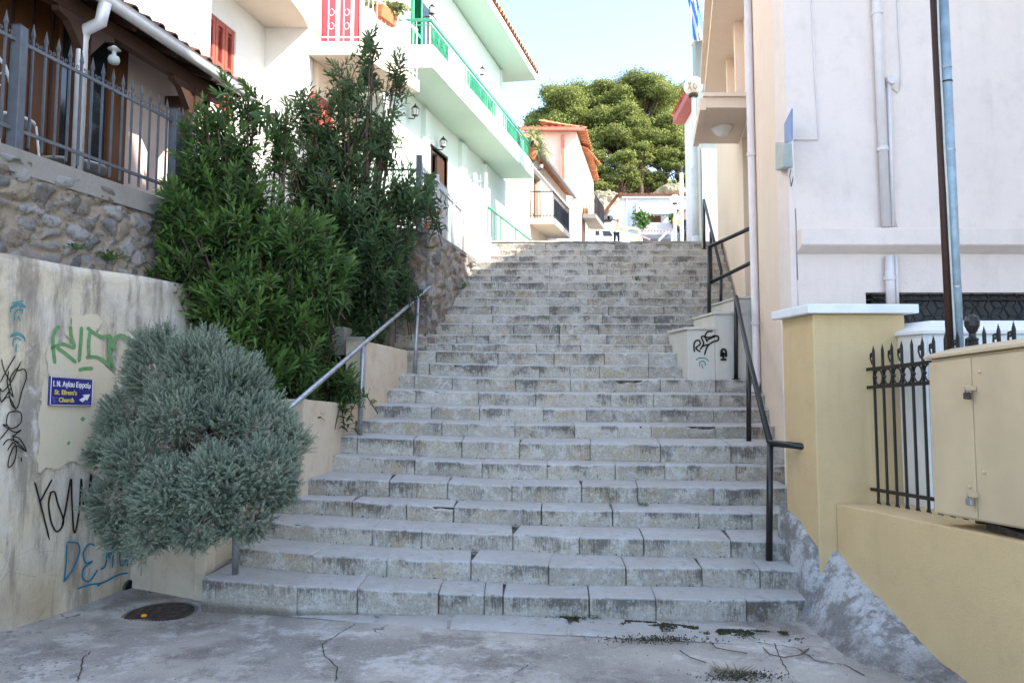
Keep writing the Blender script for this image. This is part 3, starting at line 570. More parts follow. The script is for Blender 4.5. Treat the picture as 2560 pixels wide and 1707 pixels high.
# quoin block at the stair side + a low buttress
mb = MB()
for (u0,u1,v0,v1,Y) in ((960,982,672,862,10.02),):
    a = P(u0, v0, Y); b = P(u1, v0, Y); block(mb, a, b, .25, a.z-1.9, 0, 0, .8, r=.03, amp=.02, res=.08)
a = P(983,834,10.35); b = P(1066,834,10.35); block(mb, a, b, .5, .5, 0, .0, .5, r=.03, amp=.015)
mb.build('buttress_stone', M['step'], sw, smooth=True)
# cream stub wall at the head of the rubble wall
st = tag(MB().box((-.96, 13.7, 4.0), (-.42, 14.0, 4.62)).build('stub_wall', M['cream_wall'], bevel=.02), 'short sunlit cream wall stub below the white gate at the stair head', 'wall')
# ---- terrace slab and its edge
tr = MB(); tr.prism([(-9,2,3.2),(SX+SM*2-.1,2,3.2),(SX+SM*9-.1,9,3.2),(-3.3,10.3,3.2),(pts_[0].x-.1,10.6,3.2),(pts_[1].x-.1,13.6,3.2),(-.96,14.8,3.2),(-9,14.8,3.2)], (0,0,.5)); tag(tr.build('terrace', M['concrete']), kind='structure')
# ---- planters
pl = thing('plastered_planter', 'stepped cream plastered planter walls holding the shrubs beside the lower steps', 'planter', (-2.4, 7, .5))
A0 = onx(355,1467,PX,PM); q0 = P(512, 1470, 6.22); q1 = P(640,1240,6.95); c1 = P(757,1200,7.12); c2 = P(893,1100,8.45); c3 = P(915,1050,8.5); c4 = P(1019,900,9.75)
def vwall(mb, a, b, za, zb, zbot, th=.12, mi=0):
    a = Vector((a.x,a.y,0)); b = Vector((b.x,b.y,0)); n_ = (b-a).cross(Vector((0,0,1))).normalized()*-th
    mb.add([(a.x,a.y,zbot),(b.x,b.y,zbot),(b.x,b.y,zb),(a.x,a.y,za),*[tuple(Vector(p)+n_) for p in ((a.x,a.y,zbot),(b.x,b.y,zbot),(b.x,b.y,zb),(a.x,a.y,za))]],
       [(0,1,2,3),(5,4,7,6),(3,2,6,7),(0,3,7,4),(1,5,6,2)])
mb = MB(); A1 = Vector((A0.x-.05, 6.62, 0)); vwall(mb, A1, q0, .62, .62, -.2); mb.build('lower_wall', M['planter'], pl, bevel=.015)
mb = MB(); vwall(mb, q0, q1+Vector((0,.0,0)), .62, .72, -.2); mb.build('lower_wall', M['planter'], pl, bevel=.015)
zt1 = P(757,998,7.12).z; zt2 = P(893,1011,8.45).z; zl = P(690,1000,7.12).z
mb = MB(); vwall(mb, P(600,1200,7.12), c1, zl, zt1, .3); vwall(mb, c1, c2, zt1, zt2, .4); mb.build('middle_wall', M['planter'], pl, bevel=.012)
zt3 = P(914,853,8.5).z; zt4 = P(1019,876,9.75).z
mb = MB(); vwall(mb, P(862,1000,8.5), c3, P(880,843,8.5).z, zt3, .8); vwall(mb, c3, c4, zt3, zt4, .9); mb.build('upper_wall', M['planter'], pl, bevel=.012)
mb = MB(); a = P(824,817,8.62); mb.box((a.x, 8.62, 1.2), (P(864,817,8.62).x, 9.0, a.z)); mb.build('end_block', M['concrete'], pl, bevel=.02)
mb = MB(); a = P(865,846,8.42); b = P(912,846,8.42); mb.bar(a, b, .05, .04); mb.build('ledge', M['concrete'], pl)
mb = MB(); mb.prism([(-3.6,6.65,.2),(q0.x,6.3,.2),(q1.x,7.1,.2),(-3.4,7.1,.2)], (0,0,.36)); mb.prism([(-3.5,7.2,.4),(c1.x-.08,7.2,.4),(c2.x-.1,8.5,.4),(-3.2,8.5,.4)], (0,0,1.08)); mb.prism([(-3.2,8.62,.8),(c3.x-.06,8.62,.8),(c4.x-.08,9.8,.8),(-3.2,10.2,.8)], (0,0,1.36)); mb.build('soil', M['soil'], pl)
# ================================================================ RIGHT: pink house
BX, BM = 1.314, .213                   # its stair-side wall: x = BX + BM*Y
FY = 7.07                              # its front wall
bx = lambda Y: BX + BM*Y
ph = thing('pink_house', 'tall pale pink stucco house rising beside the stairs, with entrance canopy on its stair side', 'house', (5, 8, 0))
win_z = P(2300, 731, FY).z; wx0 = P(2164, 740, FY).x
mb = MB()       # front wall with window opening (x from wx0)
mb.box((bx(FY), FY, -.3), (wx0, FY+.3, 12)); mb.box((wx0, FY, win_z), (7.0, FY+.3, 12)); mb.box((wx0, FY, -.3), (7.0, FY+.3, 1.3)); mb.build('front_wall', M['pink_front'], ph)
mb = MB(); mb.box((wx0, FY+.2, 1.3), (7.0, FY+.24, win_z)); wn = mb.build('basement_window', M['glass'], ph)
mb = MB(); s_ = .17
for i in range(34):                    # hexagonal grille
    for j in range(9):
        cx_, cz_ = wx0+.05+i*s_*1.5*.58, 1.35+j*s_+(s_/2 if i % 2 else 0)
        if cz_ > win_z-.03: continue
        pt = [Vector((cx_+.098*math.cos(k*math.pi/3), FY+.13, cz_+.098*math.sin(k*math.pi/3))) for k in range(4)]
        for p, q in zip(pt[:-1], pt[1:]): mb.bar(p, q, .012)
mb.bar((wx0, FY+.13, win_z-.06), (6.5, FY+.13, win_z-.06), .015); mb.build('hexagon_grille', M['black'], ph)
def side(mb, Y0, Y1, z0, z1, off=0, th=.3, mi=0):
    mb.prism([(bx(Y0)+off,Y0,z0),(bx(Y1)+off,Y1,z0),(bx(Y1)+off,Y1,z1),(bx(Y0)+off,Y0,z1)], (th,0,0), mi)
mb = MB(); Ya, Yb, Yc = 9.62, 10.9, 15.9
side(mb, FY+.001, Ya, -.3, 12, .0); side(mb, Yb, Yc, -.3, 7.7); side(mb, Ya, Yb, 5.62, 7.7); side(mb, Ya, Yb, -.3, 2.75)
mb.box((bx(Yb)+.3, Yb, 2.7), (bx(Yb)+1.6, Yb+.25, 5.7)); mb.box((bx(Ya)+.25, Ya-.25, 2.7), (bx(Ya)+1.6, Ya, 5.7)); mb.box((bx(Ya)+1.3, Ya, 2.7), (bx(Ya)+1.5, Yb, 5.7)); mb.box((bx(Ya)-.0+.02, Ya, 2.6), (bx(Ya)+1.5, Yb, 2.76))
mb.box((bx(Ya)+.31, Ya-.3, 7.7), (bx(Ya)+4, Ya-.02, 11.9)); mb.build('stair_side_wall', M['pink_side'], ph)
mb = MB(); mb.obox((bx(Ya)+.25, Ya+.0, 7.70), (4.2,0,0), (BM*6.3,6.3,0), (0,0,.1)); mb.box((bx(FY)+.25, FY+.25, 11.9), (7.4, 9.7, 12.1)); mb.box((7.0,FY+.3,-.3),(7.3,9.7,11.9)); mb.box((7.0,9.701,-.3),(7.3,15.9,7.69)); mb.box((bx(Yc)+.3, Yc-.3, -.3), (7.0, Yc, 7.69)); mb.build('roof', M['concrete'], ph)
mb = MB()       # high overhang along the rear half
Ys = 13.25; pts = [(bx(9.55)-.46, 9.75, 7.3), (bx(Ys)-.42, Ys, 7.3), (bx(Ys)+.1, Ys, 7.3), (bx(9.55)+.1, 9.55, 7.3)]; mb.prism(pts, (0,0,.16))
pts = [(bx(9.55)-.58, 9.72, 7.461), (bx(Ys)-.5, Ys, 7.461), (bx(Ys)+.1, Ys, 7.461), (bx(9.55)+.1, 9.5, 7.461)]; mb.prism(pts, (0,0,.1)); mb.build('eaves', M['pink_side'], ph)
for Y in (10.45, 11.75):
    mb = MB(); mb.obox((bx(Y)-.13, Y, 5.9), (.14,0,0), (BM*.16,.16,0), (0,0,1.4)); mb.build('pilaster', M['pink_side'], ph)
cn = MB(); y0, y1 = 9.8, 11.42; px0 = 2.70; 
q = [Vector((P(1764,251,y0).x, y0, 5.70)), Vector((P(1747,363,y1).x, y1, 5.70)), Vector((bx(y1)+.02, y1, 5.70)), Vector((bx(y0)+.02, y0, 5.70))]
cn.prism(q, (0,0,.15)); k = .05
cn.prism([q[0]+Vector((-k,-k,.152)), q[1]+Vector((-k,k,.152)), q[2]+Vector((0,k,.152)), q[3]+Vector((0,-k,.152))], (0,0,.05)); cn.prism([q[0]+Vector((-.09,-.02,-.04)), q[1]+Vector((-.09,.02,-.04)), q[1]+Vector((-.002,0.02,-.04)), q[0]+Vector((-.002,-.02,-.04))], (0,0,.17))
cnp = cn.build('canopy', M['pink_side'], ph)
c = P(1806, 305, 10.6); c.z = 5.70; MB().lathe(c, [(.01,-.15),(.08,-.13),(.13,-.08),(.14,-.04),(.16,-.035),(.16,0)], 20).build('canopy_lamp', M['globe'], cnp, smooth=True)
mb = MB()       # cornice band on the front
z1, z0 = P(2300,569,FY-.15).z, P(2300,612,FY-.15).z; xL = bx(FY)+.06
prof = [(FY-.002, z1+.0), (FY-.15, z1), (FY-.15, z0), (FY-.002, z0-.07)]
mb.prism([(xL, y, z) for y, z in prof], (7-xL, 0, 0)); mb.build('cornice', M['pink_front'], ph, bevel=.012)
def pipe(name, pts, r, parent, label=None, mat='pipe_pink', clips=()):
    mb = MB(); mb.tube(pts, r, 12); o = mb.build(name, M[mat], parent, smooth=True)
    if label: o['label'] = label
    for p in clips: MB().tube([Vector(p)-Vector((0,0,.02)), Vector(p)+Vector((0,0,.02))], r*1.22, 12).build('clip', M[mat], o)
    return o
M['pipe_pink'] = plain('painted_pipe', (.74,.68,.66), .45, .4, 0, .05)
fp = lambda u, v, off=.06: P(u, v, FY-off)
pipe('drain_pipe', [fp(2190,-20), fp(2191,0), fp(2216,567)], .044, ph, None, clips=[fp(2193,32), fp(2207,373)])
pipe('drain_pipe', [fp(2223,640), fp(2228,790)], .044, ph, None, clips=[fp(2224,695)])
pipe('drain_pipe', [fp(2222,210), fp(2232,567)], .021, ph); pipe('drain_pipe', [fp(2240,640), fp(2244,780)], .018, ph)
b_ = fp(2223,204,.03); mb = MB(); mb.tube([b_+Vector((0,.03,0)), b_-Vector((0,.07,0))], .052, 20); mb.build('junction_box', M['pipe_pink'], ph, smooth=False, bevel=.008)
cab = lambda pts, r=.007: MB().tube([fp(u, v, .012) for u, v in pts], r, 6).build('wall_cable', M['pipe_pink'], ph, smooth=True)
cab([(2028,-10),(2038,200),(2047,344),(2045,349),(1986,350)]); cab([(2243,-10),(2248,100),(2253,190),(2250,225),(2243,231),(2232,222)]); cab([(2235,470),(2238,550),(2244,568)], .004)
sp_ = lambda u, v, off=.02: onx(u, v, BX-off, BM)
MB().tube([sp_(1981,352), sp_(1984,420), sp_(1988,520), sp_(1990,620), sp_(1996,770)], .006, 6).build('wall_cable', M['pipe_pink'], ph, smooth=True)
MB().tube([sp_(1977,425), sp_(1974,440), sp_(1978,466), sp_(1984,440), sp_(1990,560), sp_(1994,700)], .005, 6).build('wall_cable', M['concrete'], ph, smooth=True)
# side drainpipe
Yp = 9.42; xa = bx(Yp)-.055; xx = lambda v: P(1892, v, Yp)
zb = P(1920, 985, 8.95).z
o = pipe('drain_pipe', [(xa, Yp, 12), (xa, Yp, zb+.15), (xa-.07, Yp-.06, zb)], .052, ph, clips=[(xa,Yp,4.9),(xa,Yp,2.6),(xa,Yp,7.2)])
# blue number plaque and grey meter box near the corner
a,b,c,d = [sp_(u,v,.015) for u,v in ((1963,311),(1982,272),(1982,352),(1964,358))]
MB().prism([d,c,b,a], (-.012,0,0)).build('street_plaque', M['sky_sign'], ph)
a,b,c,d = [sp_(u,v,.0) for u,v in ((1962,357),(1984,358),(1984,419),(1962,427))]
MB().prism([d,c,b,a], (-.10,-.0,0)).build('meter_box', M['grey_box'], ph, bevel=.012)
# ---- added out of frame: unseen block, stepped to shade the lower stairs and porch
nh = thing('unseen_shade_block', 'tall unseen white block added across the yard to shade the lower stairs and porch', 'house', (12, -4, 0))
mb = MB(); mb.box((7.3, -6, .6), (11, 2.9, 17.4)); mb.box((7.3, 2.9, .6), (11, 6.7, 14.9)); mb.build('wall', M['white_wall'], nh)
mb = MB(); mb.box((7.0, -6.3, 17.4), (11.3, 3.1, 17.6)); mb.box((7.0, 3.1, 14.9), (11.3, 7.0, 15.1)); mb.build('roof', M['tile'], nh)
# ---- planter boxes with graffiti at the stair side
rb = thing('marble_planter', 'stepped pale plastered planter box tagged with black graffiti beside the middle steps', 'planter', (2.7, 9.6, 1.8))
Yr = 9.50; a0 = P(1720,948,Yr); a1 = P(1789,950,Yr); a2 = P(1906,955,Yr)
t0 = P(1712,824,Yr).z; t1 = P(1780,786,Yr+.02).z; t2 = P(1850,747,Yr+.03).z; zb0 = a0.z-.1
M['box_plaster'] = stucco('pale_box_plaster', (.60,.57,.50), (.54,.52,.48), .4, (.35,.3,.24), .004, 40, .35)
mb = MB(); mb.prism([(a0.x,Yr,zb0),(a1.x,Yr,zb0),(a1.x,Yr,t0),(a0.x,Yr,t0)], (0,1.1,0)); mb.build('box', M['box_plaster'], rb, bevel=.01)
mb = MB(); mb.prism([(a1.x+.002,Yr+.004,zb0),(a1.x+.5,Yr+.004,zb0),(a1.x+.5,Yr+.004,t1),(a1.x+.002,Yr+.004,t1)], (0,1.1,0)); mb.build('box', M['box_plaster'], rb, bevel=.01)
mb = MB(); mb.prism([(P(1848,900,Yr).x,Yr+.008,zb0),(a2.x+.12,Yr+.008,zb0),(a2.x+.12,Yr+.008,t2),(P(1848,900,Yr).x,Yr+.008,t2)], (0,1.4,0)); mb.build('box', M['box_plaster'], rb, bevel=.01)
mb = MB(); mb.box((a0.x-.03,Yr-.025,t0+.001),(a1.x+.03,Yr+1.1,t0+.035)); mb.box((a1.x-.02,Yr-.02,t1+.001),(a1.x+.40,Yr+1.12,t1+.033)); mb.box((P(1848,900,Yr).x-.02,Yr-.02,t2+.001),(a2.x+.14,Yr+1.42,t2+.03)); mb.build('cap', M['box_plaster'], rb, bevel=.006)
c5 = lambda pts: [(1650+x*.3827, 560+y*.3827) for x, y in pts]
for key, w_, ss, lab in (('black', 4.2, [[(225,835),(222,790),(232,765),(255,760),(262,785),(235,810),(265,835)],[(262,820),(285,780),(270,740),(290,735),(310,770)],[(272,800),(320,785)],[(345,700),(310,705),(295,735),(330,740),(355,730),(380,735),(378,760),(345,770),(310,800),(290,855)],[(300,760),(370,728)]], 'bold black three-letter tag'),
   ('black', 6.0, [[(395,885),(435,885)],[(400,868),(402,830),(415,818),(430,830),(432,870)],[(402,850),(430,850)],[(412,835),(415,880)]], 'small solid black stencil'), ('teal', 2.4, [[(235,890),(255,875),(300,878),(318,898)],[(258,930),(262,900),(290,898),(298,925)],[(272,915),(280,945)]], 'small teal eye-like tag')):
    o = paint(key, None, w_, [c5(q) for q in ss], rb, fn=lambda u, v: P(u, v, Yr-.006)); o['label'] = lab
# ---- ochre gate pillar, low wall
gpil = thing('gate_pillar', 'square ochre stucco pillar with flat white cap at the foot of the stairs', 'pillar', (2.8, 6, .4))
pz = P(2040,785,5.7).z; pxl, pxr = 2.44, P(2262,800,5.7).x
MB().box((pxl, 5.7, .1), (pxr, 6.35, pz)).build('shaft', M['ochre'], gpil, bevel=.012)
MB().box((pxl-.07, 5.62, pz+.001), (pxr+.075, 6.42, pz+.075)).build('cap', M['white_cap'], gpil, bevel=.008)
lw = thing('low_garden_wall', 'low ochre stucco wall carrying the iron railing and the metal cabinet', 'wall', (2.8, 4.5, 0))
wxf = lambda Y: 2.58+(5.7-Y)*.08; wzt = lambda Y: .925+(5.7-Y)*.082
mb = MB(); Y0, Y1 = 2.0, 5.698
mb.prism([(wxf(Y0),Y0,-.3),(wxf(Y1),Y1,-.3),(wxf(Y1),Y1,wzt(Y1)),(wxf(Y0),Y0,wzt(Y0))], (.62,0,0)); mb.build('wall_body', M['ochre'], lw, bevel=.012)
# ---- iron railing
rl = thing('iron_railing', 'black wrought iron railing with spear tips and scrolls on the low ochre wall', 'railing', (2.95, 4.9, .95))
rx = lambda Y: 2.866+.08*(5.68-Y); rzb = lambda Y: .925+.082*(5.7-Y); ztop_ = lambda Y: 2.0+.075*(5.68-Y)
Rz1 = lambda Y: P(2157,923,5.66).z+.07*(5.66-Y); Rz2 = lambda Y: P(2157,968,5.66).z+.07*(5.66-Y); Rz3 = lambda Y: P(2157,1223,5.66).z+.075*(5.66-Y)
Ye = 3.4
for fz in (Rz1, Rz2, Rz3): MB().bar((rx(5.69),5.69,fz(5.69)), (rx(Ye),Ye,fz(Ye)), .022, .026).build('rail', M['black'], rl)
mb = MB(); mbs = MB(); yy = 5.60; bars = []
while yy > Ye: bars.append(yy); yy -= .118
for i, Y in enumerate(bars):
    b = MB(); x = rx(Y); zt = Rz1(Y)+.17; zb_ = rzb(Y)+.01
    b.bar((x,Y,zb_),(x,Y,zt-.03), .016); b.add([(x-.008,Y-.008,zt-.03),(x+.008,Y-.008,zt-.03),(x+.008,Y+.008,zt-.03),(x-.008,Y+.008,zt-.03),(x,Y,zt+.02)], [(0,1,4),(1,2,4),(2,3,4),(3,0,4)])
    for s in (-1,1): b.tube([(x,Y,zb_+.06),(x,Y+s*.012,zb_+.025),(x,Y+s*.026,zb_)], .005, 5)
    if i % 3 != 1: b.tube([(x,Y+.0,zt-.14),(x,Y+.03,zt-.13),(x,Y+.05,zt-.09),(x,Y+.045,zt-.05),(x,Y+.028,zt-.045),(x,Y+.02,zt-.065),(x,Y+.032,zt-.075)], .007, 6)
    b.build('picket', M['black'], rl, smooth=False)
mb = MB()
for Y in bars[:-1]:
    Ym = Y-.059; x = rx(Ym); c = Vector((x, Ym, (Rz1(Ym)+Rz2(Ym))/2)); r = (Rz1(Ym)-Rz2(Ym))/2-.012
    mb.tube([c+Vector((0,math.cos(a)*r*.9,math.sin(a)*r)) for a in [k*math.pi/8 for k in range(17)]], .007, 6); mb.sphere(c+Vector((0,.059,0)), .019, 8)
mb.build('ring_band', M['black'], rl, smooth=True)
Y = 4.52; x = rx(Y); mb = MB(); mb.bar((x,Y,rzb(Y)),(x,Y,Rz1(Y)+.10), .045); zt = Rz1(Y)+.10
mb.lathe((x,Y,zt), [(.03,0),(.036,.015),(.02,.03),(.018,.05),(.03,.07),(.043,.10),(.045,.13),(.035,.16),(.01,.175)], 18); mb.build('post', M['black'], rl, smooth=False)
# ---- cabinet
cb = thing('utility_cabinet', 'ochre painted metal utility cabinet with two padlocked doors mounted on the low wall', 'cabinet', (2.8, 4, 1.1))
ax_ = lambda Y, off=0: 2.655+(4.5-Y)*.08+off; cz0 = lambda Y: P(2329,1285,4.47).z+(4.47-Y)*.082; cz1 = lambda Y: P(2318,899,4.5).z+(4.5-Y)*.075
Yf, Yn = 4.5, 2.9; Yd = 4.5-.30
Yd = onx(2434, 1060, 2.655+4.5*.08, -.08).y
mb = MB(); mb.prism([(ax_(Yn,.02),Yn,cz0(Yn)),(ax_(Yf,.02),Yf,cz0(Yf)),(ax_(Yf,.02),Yf,cz1(Yf)),(ax_(Yn,.02),Yn,cz1(Yn))], (.40,0,0)); mb.build('body', M['ochre_metal'], cb, bevel=.006)
for i, (ya, yb) in enumerate(((Yd+.004, Yf-.004), (Yn+.02, Yd-.004))):
    mb = MB(); mb.prism([(ax_(ya),ya,cz0(ya)+.012),(ax_(yb),yb,cz0(yb)+.012),(ax_(yb),yb,cz1(yb)-.02),(ax_(ya),ya,cz1(ya)-.02)], (.018,0,0)); dr = mb.build('door', M['ochre_metal'], cb, bevel=.004)
    mb = MB()
    for f in (.2,.8):
        z = cz0(ya)+(cz1(ya)-cz0(ya))*f; yy = (Yd+.05) if i == 0 else (Yd-.07); mb.sphere((ax_(yy)-.004, yy, z), .012, 8)
    mb.build('rivet', M['ochre_metal'], dr, smooth=True)
mb = MB(); mb.prism([(ax_(Yn,-.02),Yn,cz1(Yn)+.001),(ax_(Yf,-.02),Yf+.02,cz1(Yf)+.001),(ax_(Yf,-.02),Yf+.02,cz1(Yf)+.022),(ax_(Yf,.16),Yf+.02,cz1(Yf)+.075),(ax_(Yf,.44),Yf+.02,cz1(Yf)+.075),(ax_(Yn,.44),Yn,cz1(Yn)+.075),(ax_(Yn,.16),Yn,cz1(Yn)+.075),(ax_(Yn,-.02),Yn,cz1(Yn)+.022)][0:0] or [(ax_(Yf,-.02),Yf+.02,cz1(Yf)+.001),(ax_(Yf,-.02),Yf+.02,cz1(Yf)+.022),(ax_(Yf,.16),Yf+.02,cz1(Yf)+.07),(ax_(Yf,.44),Yf+.02,cz1(Yf)+.07),(ax_(Yf,.44),Yf+.02,cz1(Yf)+.001)], (ax_(Yn)-ax_(Yf), Yn-Yf, cz1(Yn)-cz1(Yf))); mb.build('lid', M['ochre_metal'], cb, bevel=.004)
mb = MB(); mb.box((ax_(3.6)+.05, 3.0, cz0(4.3)-.05), (ax_(3.6)+.3, 4.2, cz0(4.3)-.002)); mb.build('underside_frame', M['rust'], cb)
for f, (u, v) in ((0,(2418,985)),(1,(2424,1250))):
    c = onx(u, v, ax_(0)-.03, -.08); lk = MB(); lk.box((c.x-.012,c.y-.024,c.z-.03),(c.x+.012,c.y+.024,c.z+.01)); L = lk.build('padlock', M['rust'] if f == 0 else M['galv'], cb, bevel=.006)
    MB().tube([(c.x,c.y+.014,c.z+.005),(c.x,c.y+.014,c.z+.03),(c.x,c.y+.008,c.z+.042),(c.x,c.y-.008,c.z+.042),(c.x,c.y-.014,c.z+.03),(c.x,c.y-.014,c.z+.005)], .004, 8).build('shackle', M['galv'], L, smooth=True)
    MB().box((c.x-.004,c.y-.04,c.z+.022),(c.x+.03,c.y+.012,c.z+.05)).build('hasp', M['ochre_metal'], cb, bevel=.003)
# seam gap
# ---- white block behind the railing
wb = thing('white_cabinet', 'white box with chamfered lid standing behind the black railing', 'cabinet', (3.6, 5.6, 0))
yb_ = 5.35; xa_, xb_ = P(2310,900,yb_).x, 4.6; zt = P(2310,835,yb_).z
MB().box((xa_, yb_, .3), (xb_, 6.2, zt)).build('body', M['white'], wb, bevel=.006)
mb = MB(); z1 = P(2343,802,yb_+.15).z
mb.prism([(xa_-.03,yb_-.03,zt+.001),(xb_,yb_-.03,zt+.001),(xb_,yb_-.03,zt+.03),(xb_,yb_+.1,z1),(xa_+.14,yb_+.1,z1),(xa_-.03,yb_-.03,zt+.03)][:0] or [(xa_-.03,yb_-.03,zt+.001),(xb_,yb_-.03,zt+.001),(xb_,6.23,zt+.001),(xa_-.03,6.23,zt+.001)], (0,0,.025))
n0 = [(xa_-.03,yb_-.03,zt+.026),(xb_,yb_-.03,zt+.026),(xb_,6.23,zt+.026),(xa_-.03,6.23,zt+.026),(xa_+.14,yb_+.12,z1),(xb_,yb_+.12,z1),(xb_,6.1,z1),(xa_+.14,6.1,z1)]
mb.add(n0, [(0,1,5,4),(1,2,6,5),(2,3,7,6),(3,0,4,7),(4,5,6,7)]); mb.build('lid', M['white'], wb)
mb = MB(); mb.box((xa_+.03, yb_-.012, .5), (xa_+.62, yb_-.001, zt-.02)); mb.build('door', M['white'], wb, bevel=.003)
# ---- poles behind the cabinet
def pole(name, lab, cat, top, bot, r, mat, Y, mat2=None):
    t = thing(name, lab, cat, P(*bot, Y)); MB().tube([P(*top, Y), P(*bot, Y)], r, 20).build('shaft', M[mat], t, smooth=True); return t
Yq = 4.95
t1_ = pole('steel_pole', 'slender blue-grey galvanised steel pole rising behind the ochre cabinet', 'pole', (2356,-60), (2409,1150), .033, 'blue_galv', Yq)
for v in (170, 205, 376, 717):
    u = 2356+(v+60)*53/1210; c = P(u, v, Yq); MB().tube([c-Vector((0,0,.006)), c+Vector((0,0,.006))], .0355, 20).build('band', M['galv'] if v != 205 else M['rust'], t1_, smooth=False)
t2_ = pole('conduit', 'dark brown plastic conduit standing against the galvanised pole', 'conduit', (2331,-60), (2388,1150), .024, 'dark_wood', Yq+.02)
tag(MB().tube([P(2343,-40,Yq-.03), P(2348,100,Yq-.03), P(2353,200,Yq-.03), P(2357,270,Yq-.03), P(2362,380,Yq-.03), P(2368,480,Yq-.03), P(2374,600,Yq-.03), P(2385,800,Yq-.03), P(2396,1000,Yq-.03)], .007, 6).build('cable', M['fence_pale'], smooth=True), 'thin grey cable tied up along the galvanised pole', 'cable')
# ---- black stair handrails
def rail(name, lab, mat, r, runs, posts, plates=True):
    t = thing(name, lab, 'handrail', posts[0][1])
    for run in runs: MB().tube(run, r, 14).build('rail', M[mat], t, smooth=True)
    for a, b in posts:
        o = MB().tube([a, b], r, 14).build('post', M[mat], t, smooth=True)
        if plates: MB().tube([b+Vector((0,0,.0)), b+Vector((0,0,.012))], r*1.9, 12).build('base_plate', M[mat], o)
    return t
A = P(1925,1107,6.25); Bb = P(1923,1407,6.25); p2 = P(1872,878,8.05); b2 = P(1872,1111,8.05); p3 = P(1840,745,9.45); b3 = P(1840,948,9.45)
rail('black_handrail', 'black tubular handrail beside the lowest steps, tied into the ochre pillar', 'black', .028, [[A, P(1872,893,8.05), P(1840,742,9.42)], [A, Vector((2.47, 5.95, A.z))]], [(A, Bb), (P(1872,890,8.05), b2), (p3, b3)])
A = P(1773,617,10.3); w1 = P(1902,559,9.6); w2 = P(1902,645,9.6)
rail('black_handrail', 'black two-bar handrail from the graffiti planter box to the pink house entrance', 'black', .028, [[A, w1], [P(1775,707,10.3), w2]], [(A, P(1773,816,10.3))])
A = P(1760,500,14.3); B_ = P(1803,676,11.5)
rail('black_handrail', 'black handrail along the topmost steps with three posts', 'black', .026, [[A, B_]], [(A, P(1761,623,14.2)), (P(1777,580,12.9), P(1778,724,12.6)), (B_, P(1802,781,11.5))])
# ---- galvanised handrail on the planter side
T_ = P(1073,718,10.4); S_ = P(596,1130,6.1)
rail('steel_handrail', 'galvanised steel handrail rising along the planter side of the stairs', 'galv', .027, [[S_, P(1040,747,9.9), T_, P(1012,692,10.9)]], [(P(590,1140,6.08), P(588,1434,6.08)), (P(907,866,8.3), P(899,1091,8.15)), (P(1044,747,9.95), P(1037,940,9.7))], False)
# ================================================================ LEFT BUILDINGS
sxp = lambda u, v, x0=SX, m=SM: onx(u, v, x0, m)
# ---- iron fence on the rubble wall
ff = thing('terrace_fence', 'blue-grey iron fence with scrolled spear tips on the left rubble wall', 'fence', (-4.1, 6, 3.78))
FX = SX - .12
zr1 = 4.73; zr2 = 3.98
fx = lambda Y: FX+SM*Y
def scroll_picket(x, Y, z0, z1, mat, parent, dirv=(SM,1,0), big=True):
    b = MB(); d = Vector(dirv).normalized(); b.bar((x,Y,z0),(x,Y,z1-.10), .017)
    b.add([(x-.014,Y-.014,z1-.09),(x+.014,Y-.014,z1-.09),(x+.014,Y+.014,z1-.09),(x-.014,Y+.014,z1-.09),(x,Y,z1+.02),(x-.005,Y-.005,z1-.13),(x+.005,Y+.005,z1-.13)], [(0,1,4),(1,2,4),(2,3,4),(3,0,4),(0,1,5),(1,2,6),(2,3,6),(3,0,5)])
    if big:
        for s in (-1,1):
            c = Vector((x,Y,z1-.17)); pts = [(0,-.03),(.018,-.02),(.045,-.015),(.058,.008),(.05,.03),(.033,.028),(.032,.012),(.042,.01)]
            b.tube([c+d*s*q[0]+Vector((0,0,q[1])) for q in pts], .0045, 5)
    return b.build('picket', M[mat], parent)
posts = [sxp(39,300,FX).y, sxp(435,360,FX).y]
for Y in posts+[3.2]: 
    o = MB().box((fx(Y)-.045,Y-.045,3.775),(fx(Y)+.045,Y+.045,4.86)).build('post', M['fence_grey'], ff, bevel=.006)
    MB().add([(fx(Y)-.05,Y-.05,4.861),(fx(Y)+.05,Y-.05,4.861),(fx(Y)+.05,Y+.05,4.861),(fx(Y)-.05,Y+.05,4.861),(fx(Y),Y,4.89)], [(3,2,1,0),(0,1,4),(1,2,4),(2,3,4),(3,0,4)]).build('post_cap', M['fence_grey'], o)
for z in (zr1, zr2): MB().bar((fx(3.2),3.2,z),(fx(8.8),8.8,z), .022, .03).build('rail', M['fence_grey'], ff)
n_ = 15; dY = (posts[1]-posts[0])/n_; Y = posts[0]-dY*9
while Y < 8.7:
    if min(abs(Y-p) for p in posts) > .05: scroll_picket(fx(Y), Y, 3.86, 4.93, 'fence_grey', ff)
    Y += dY
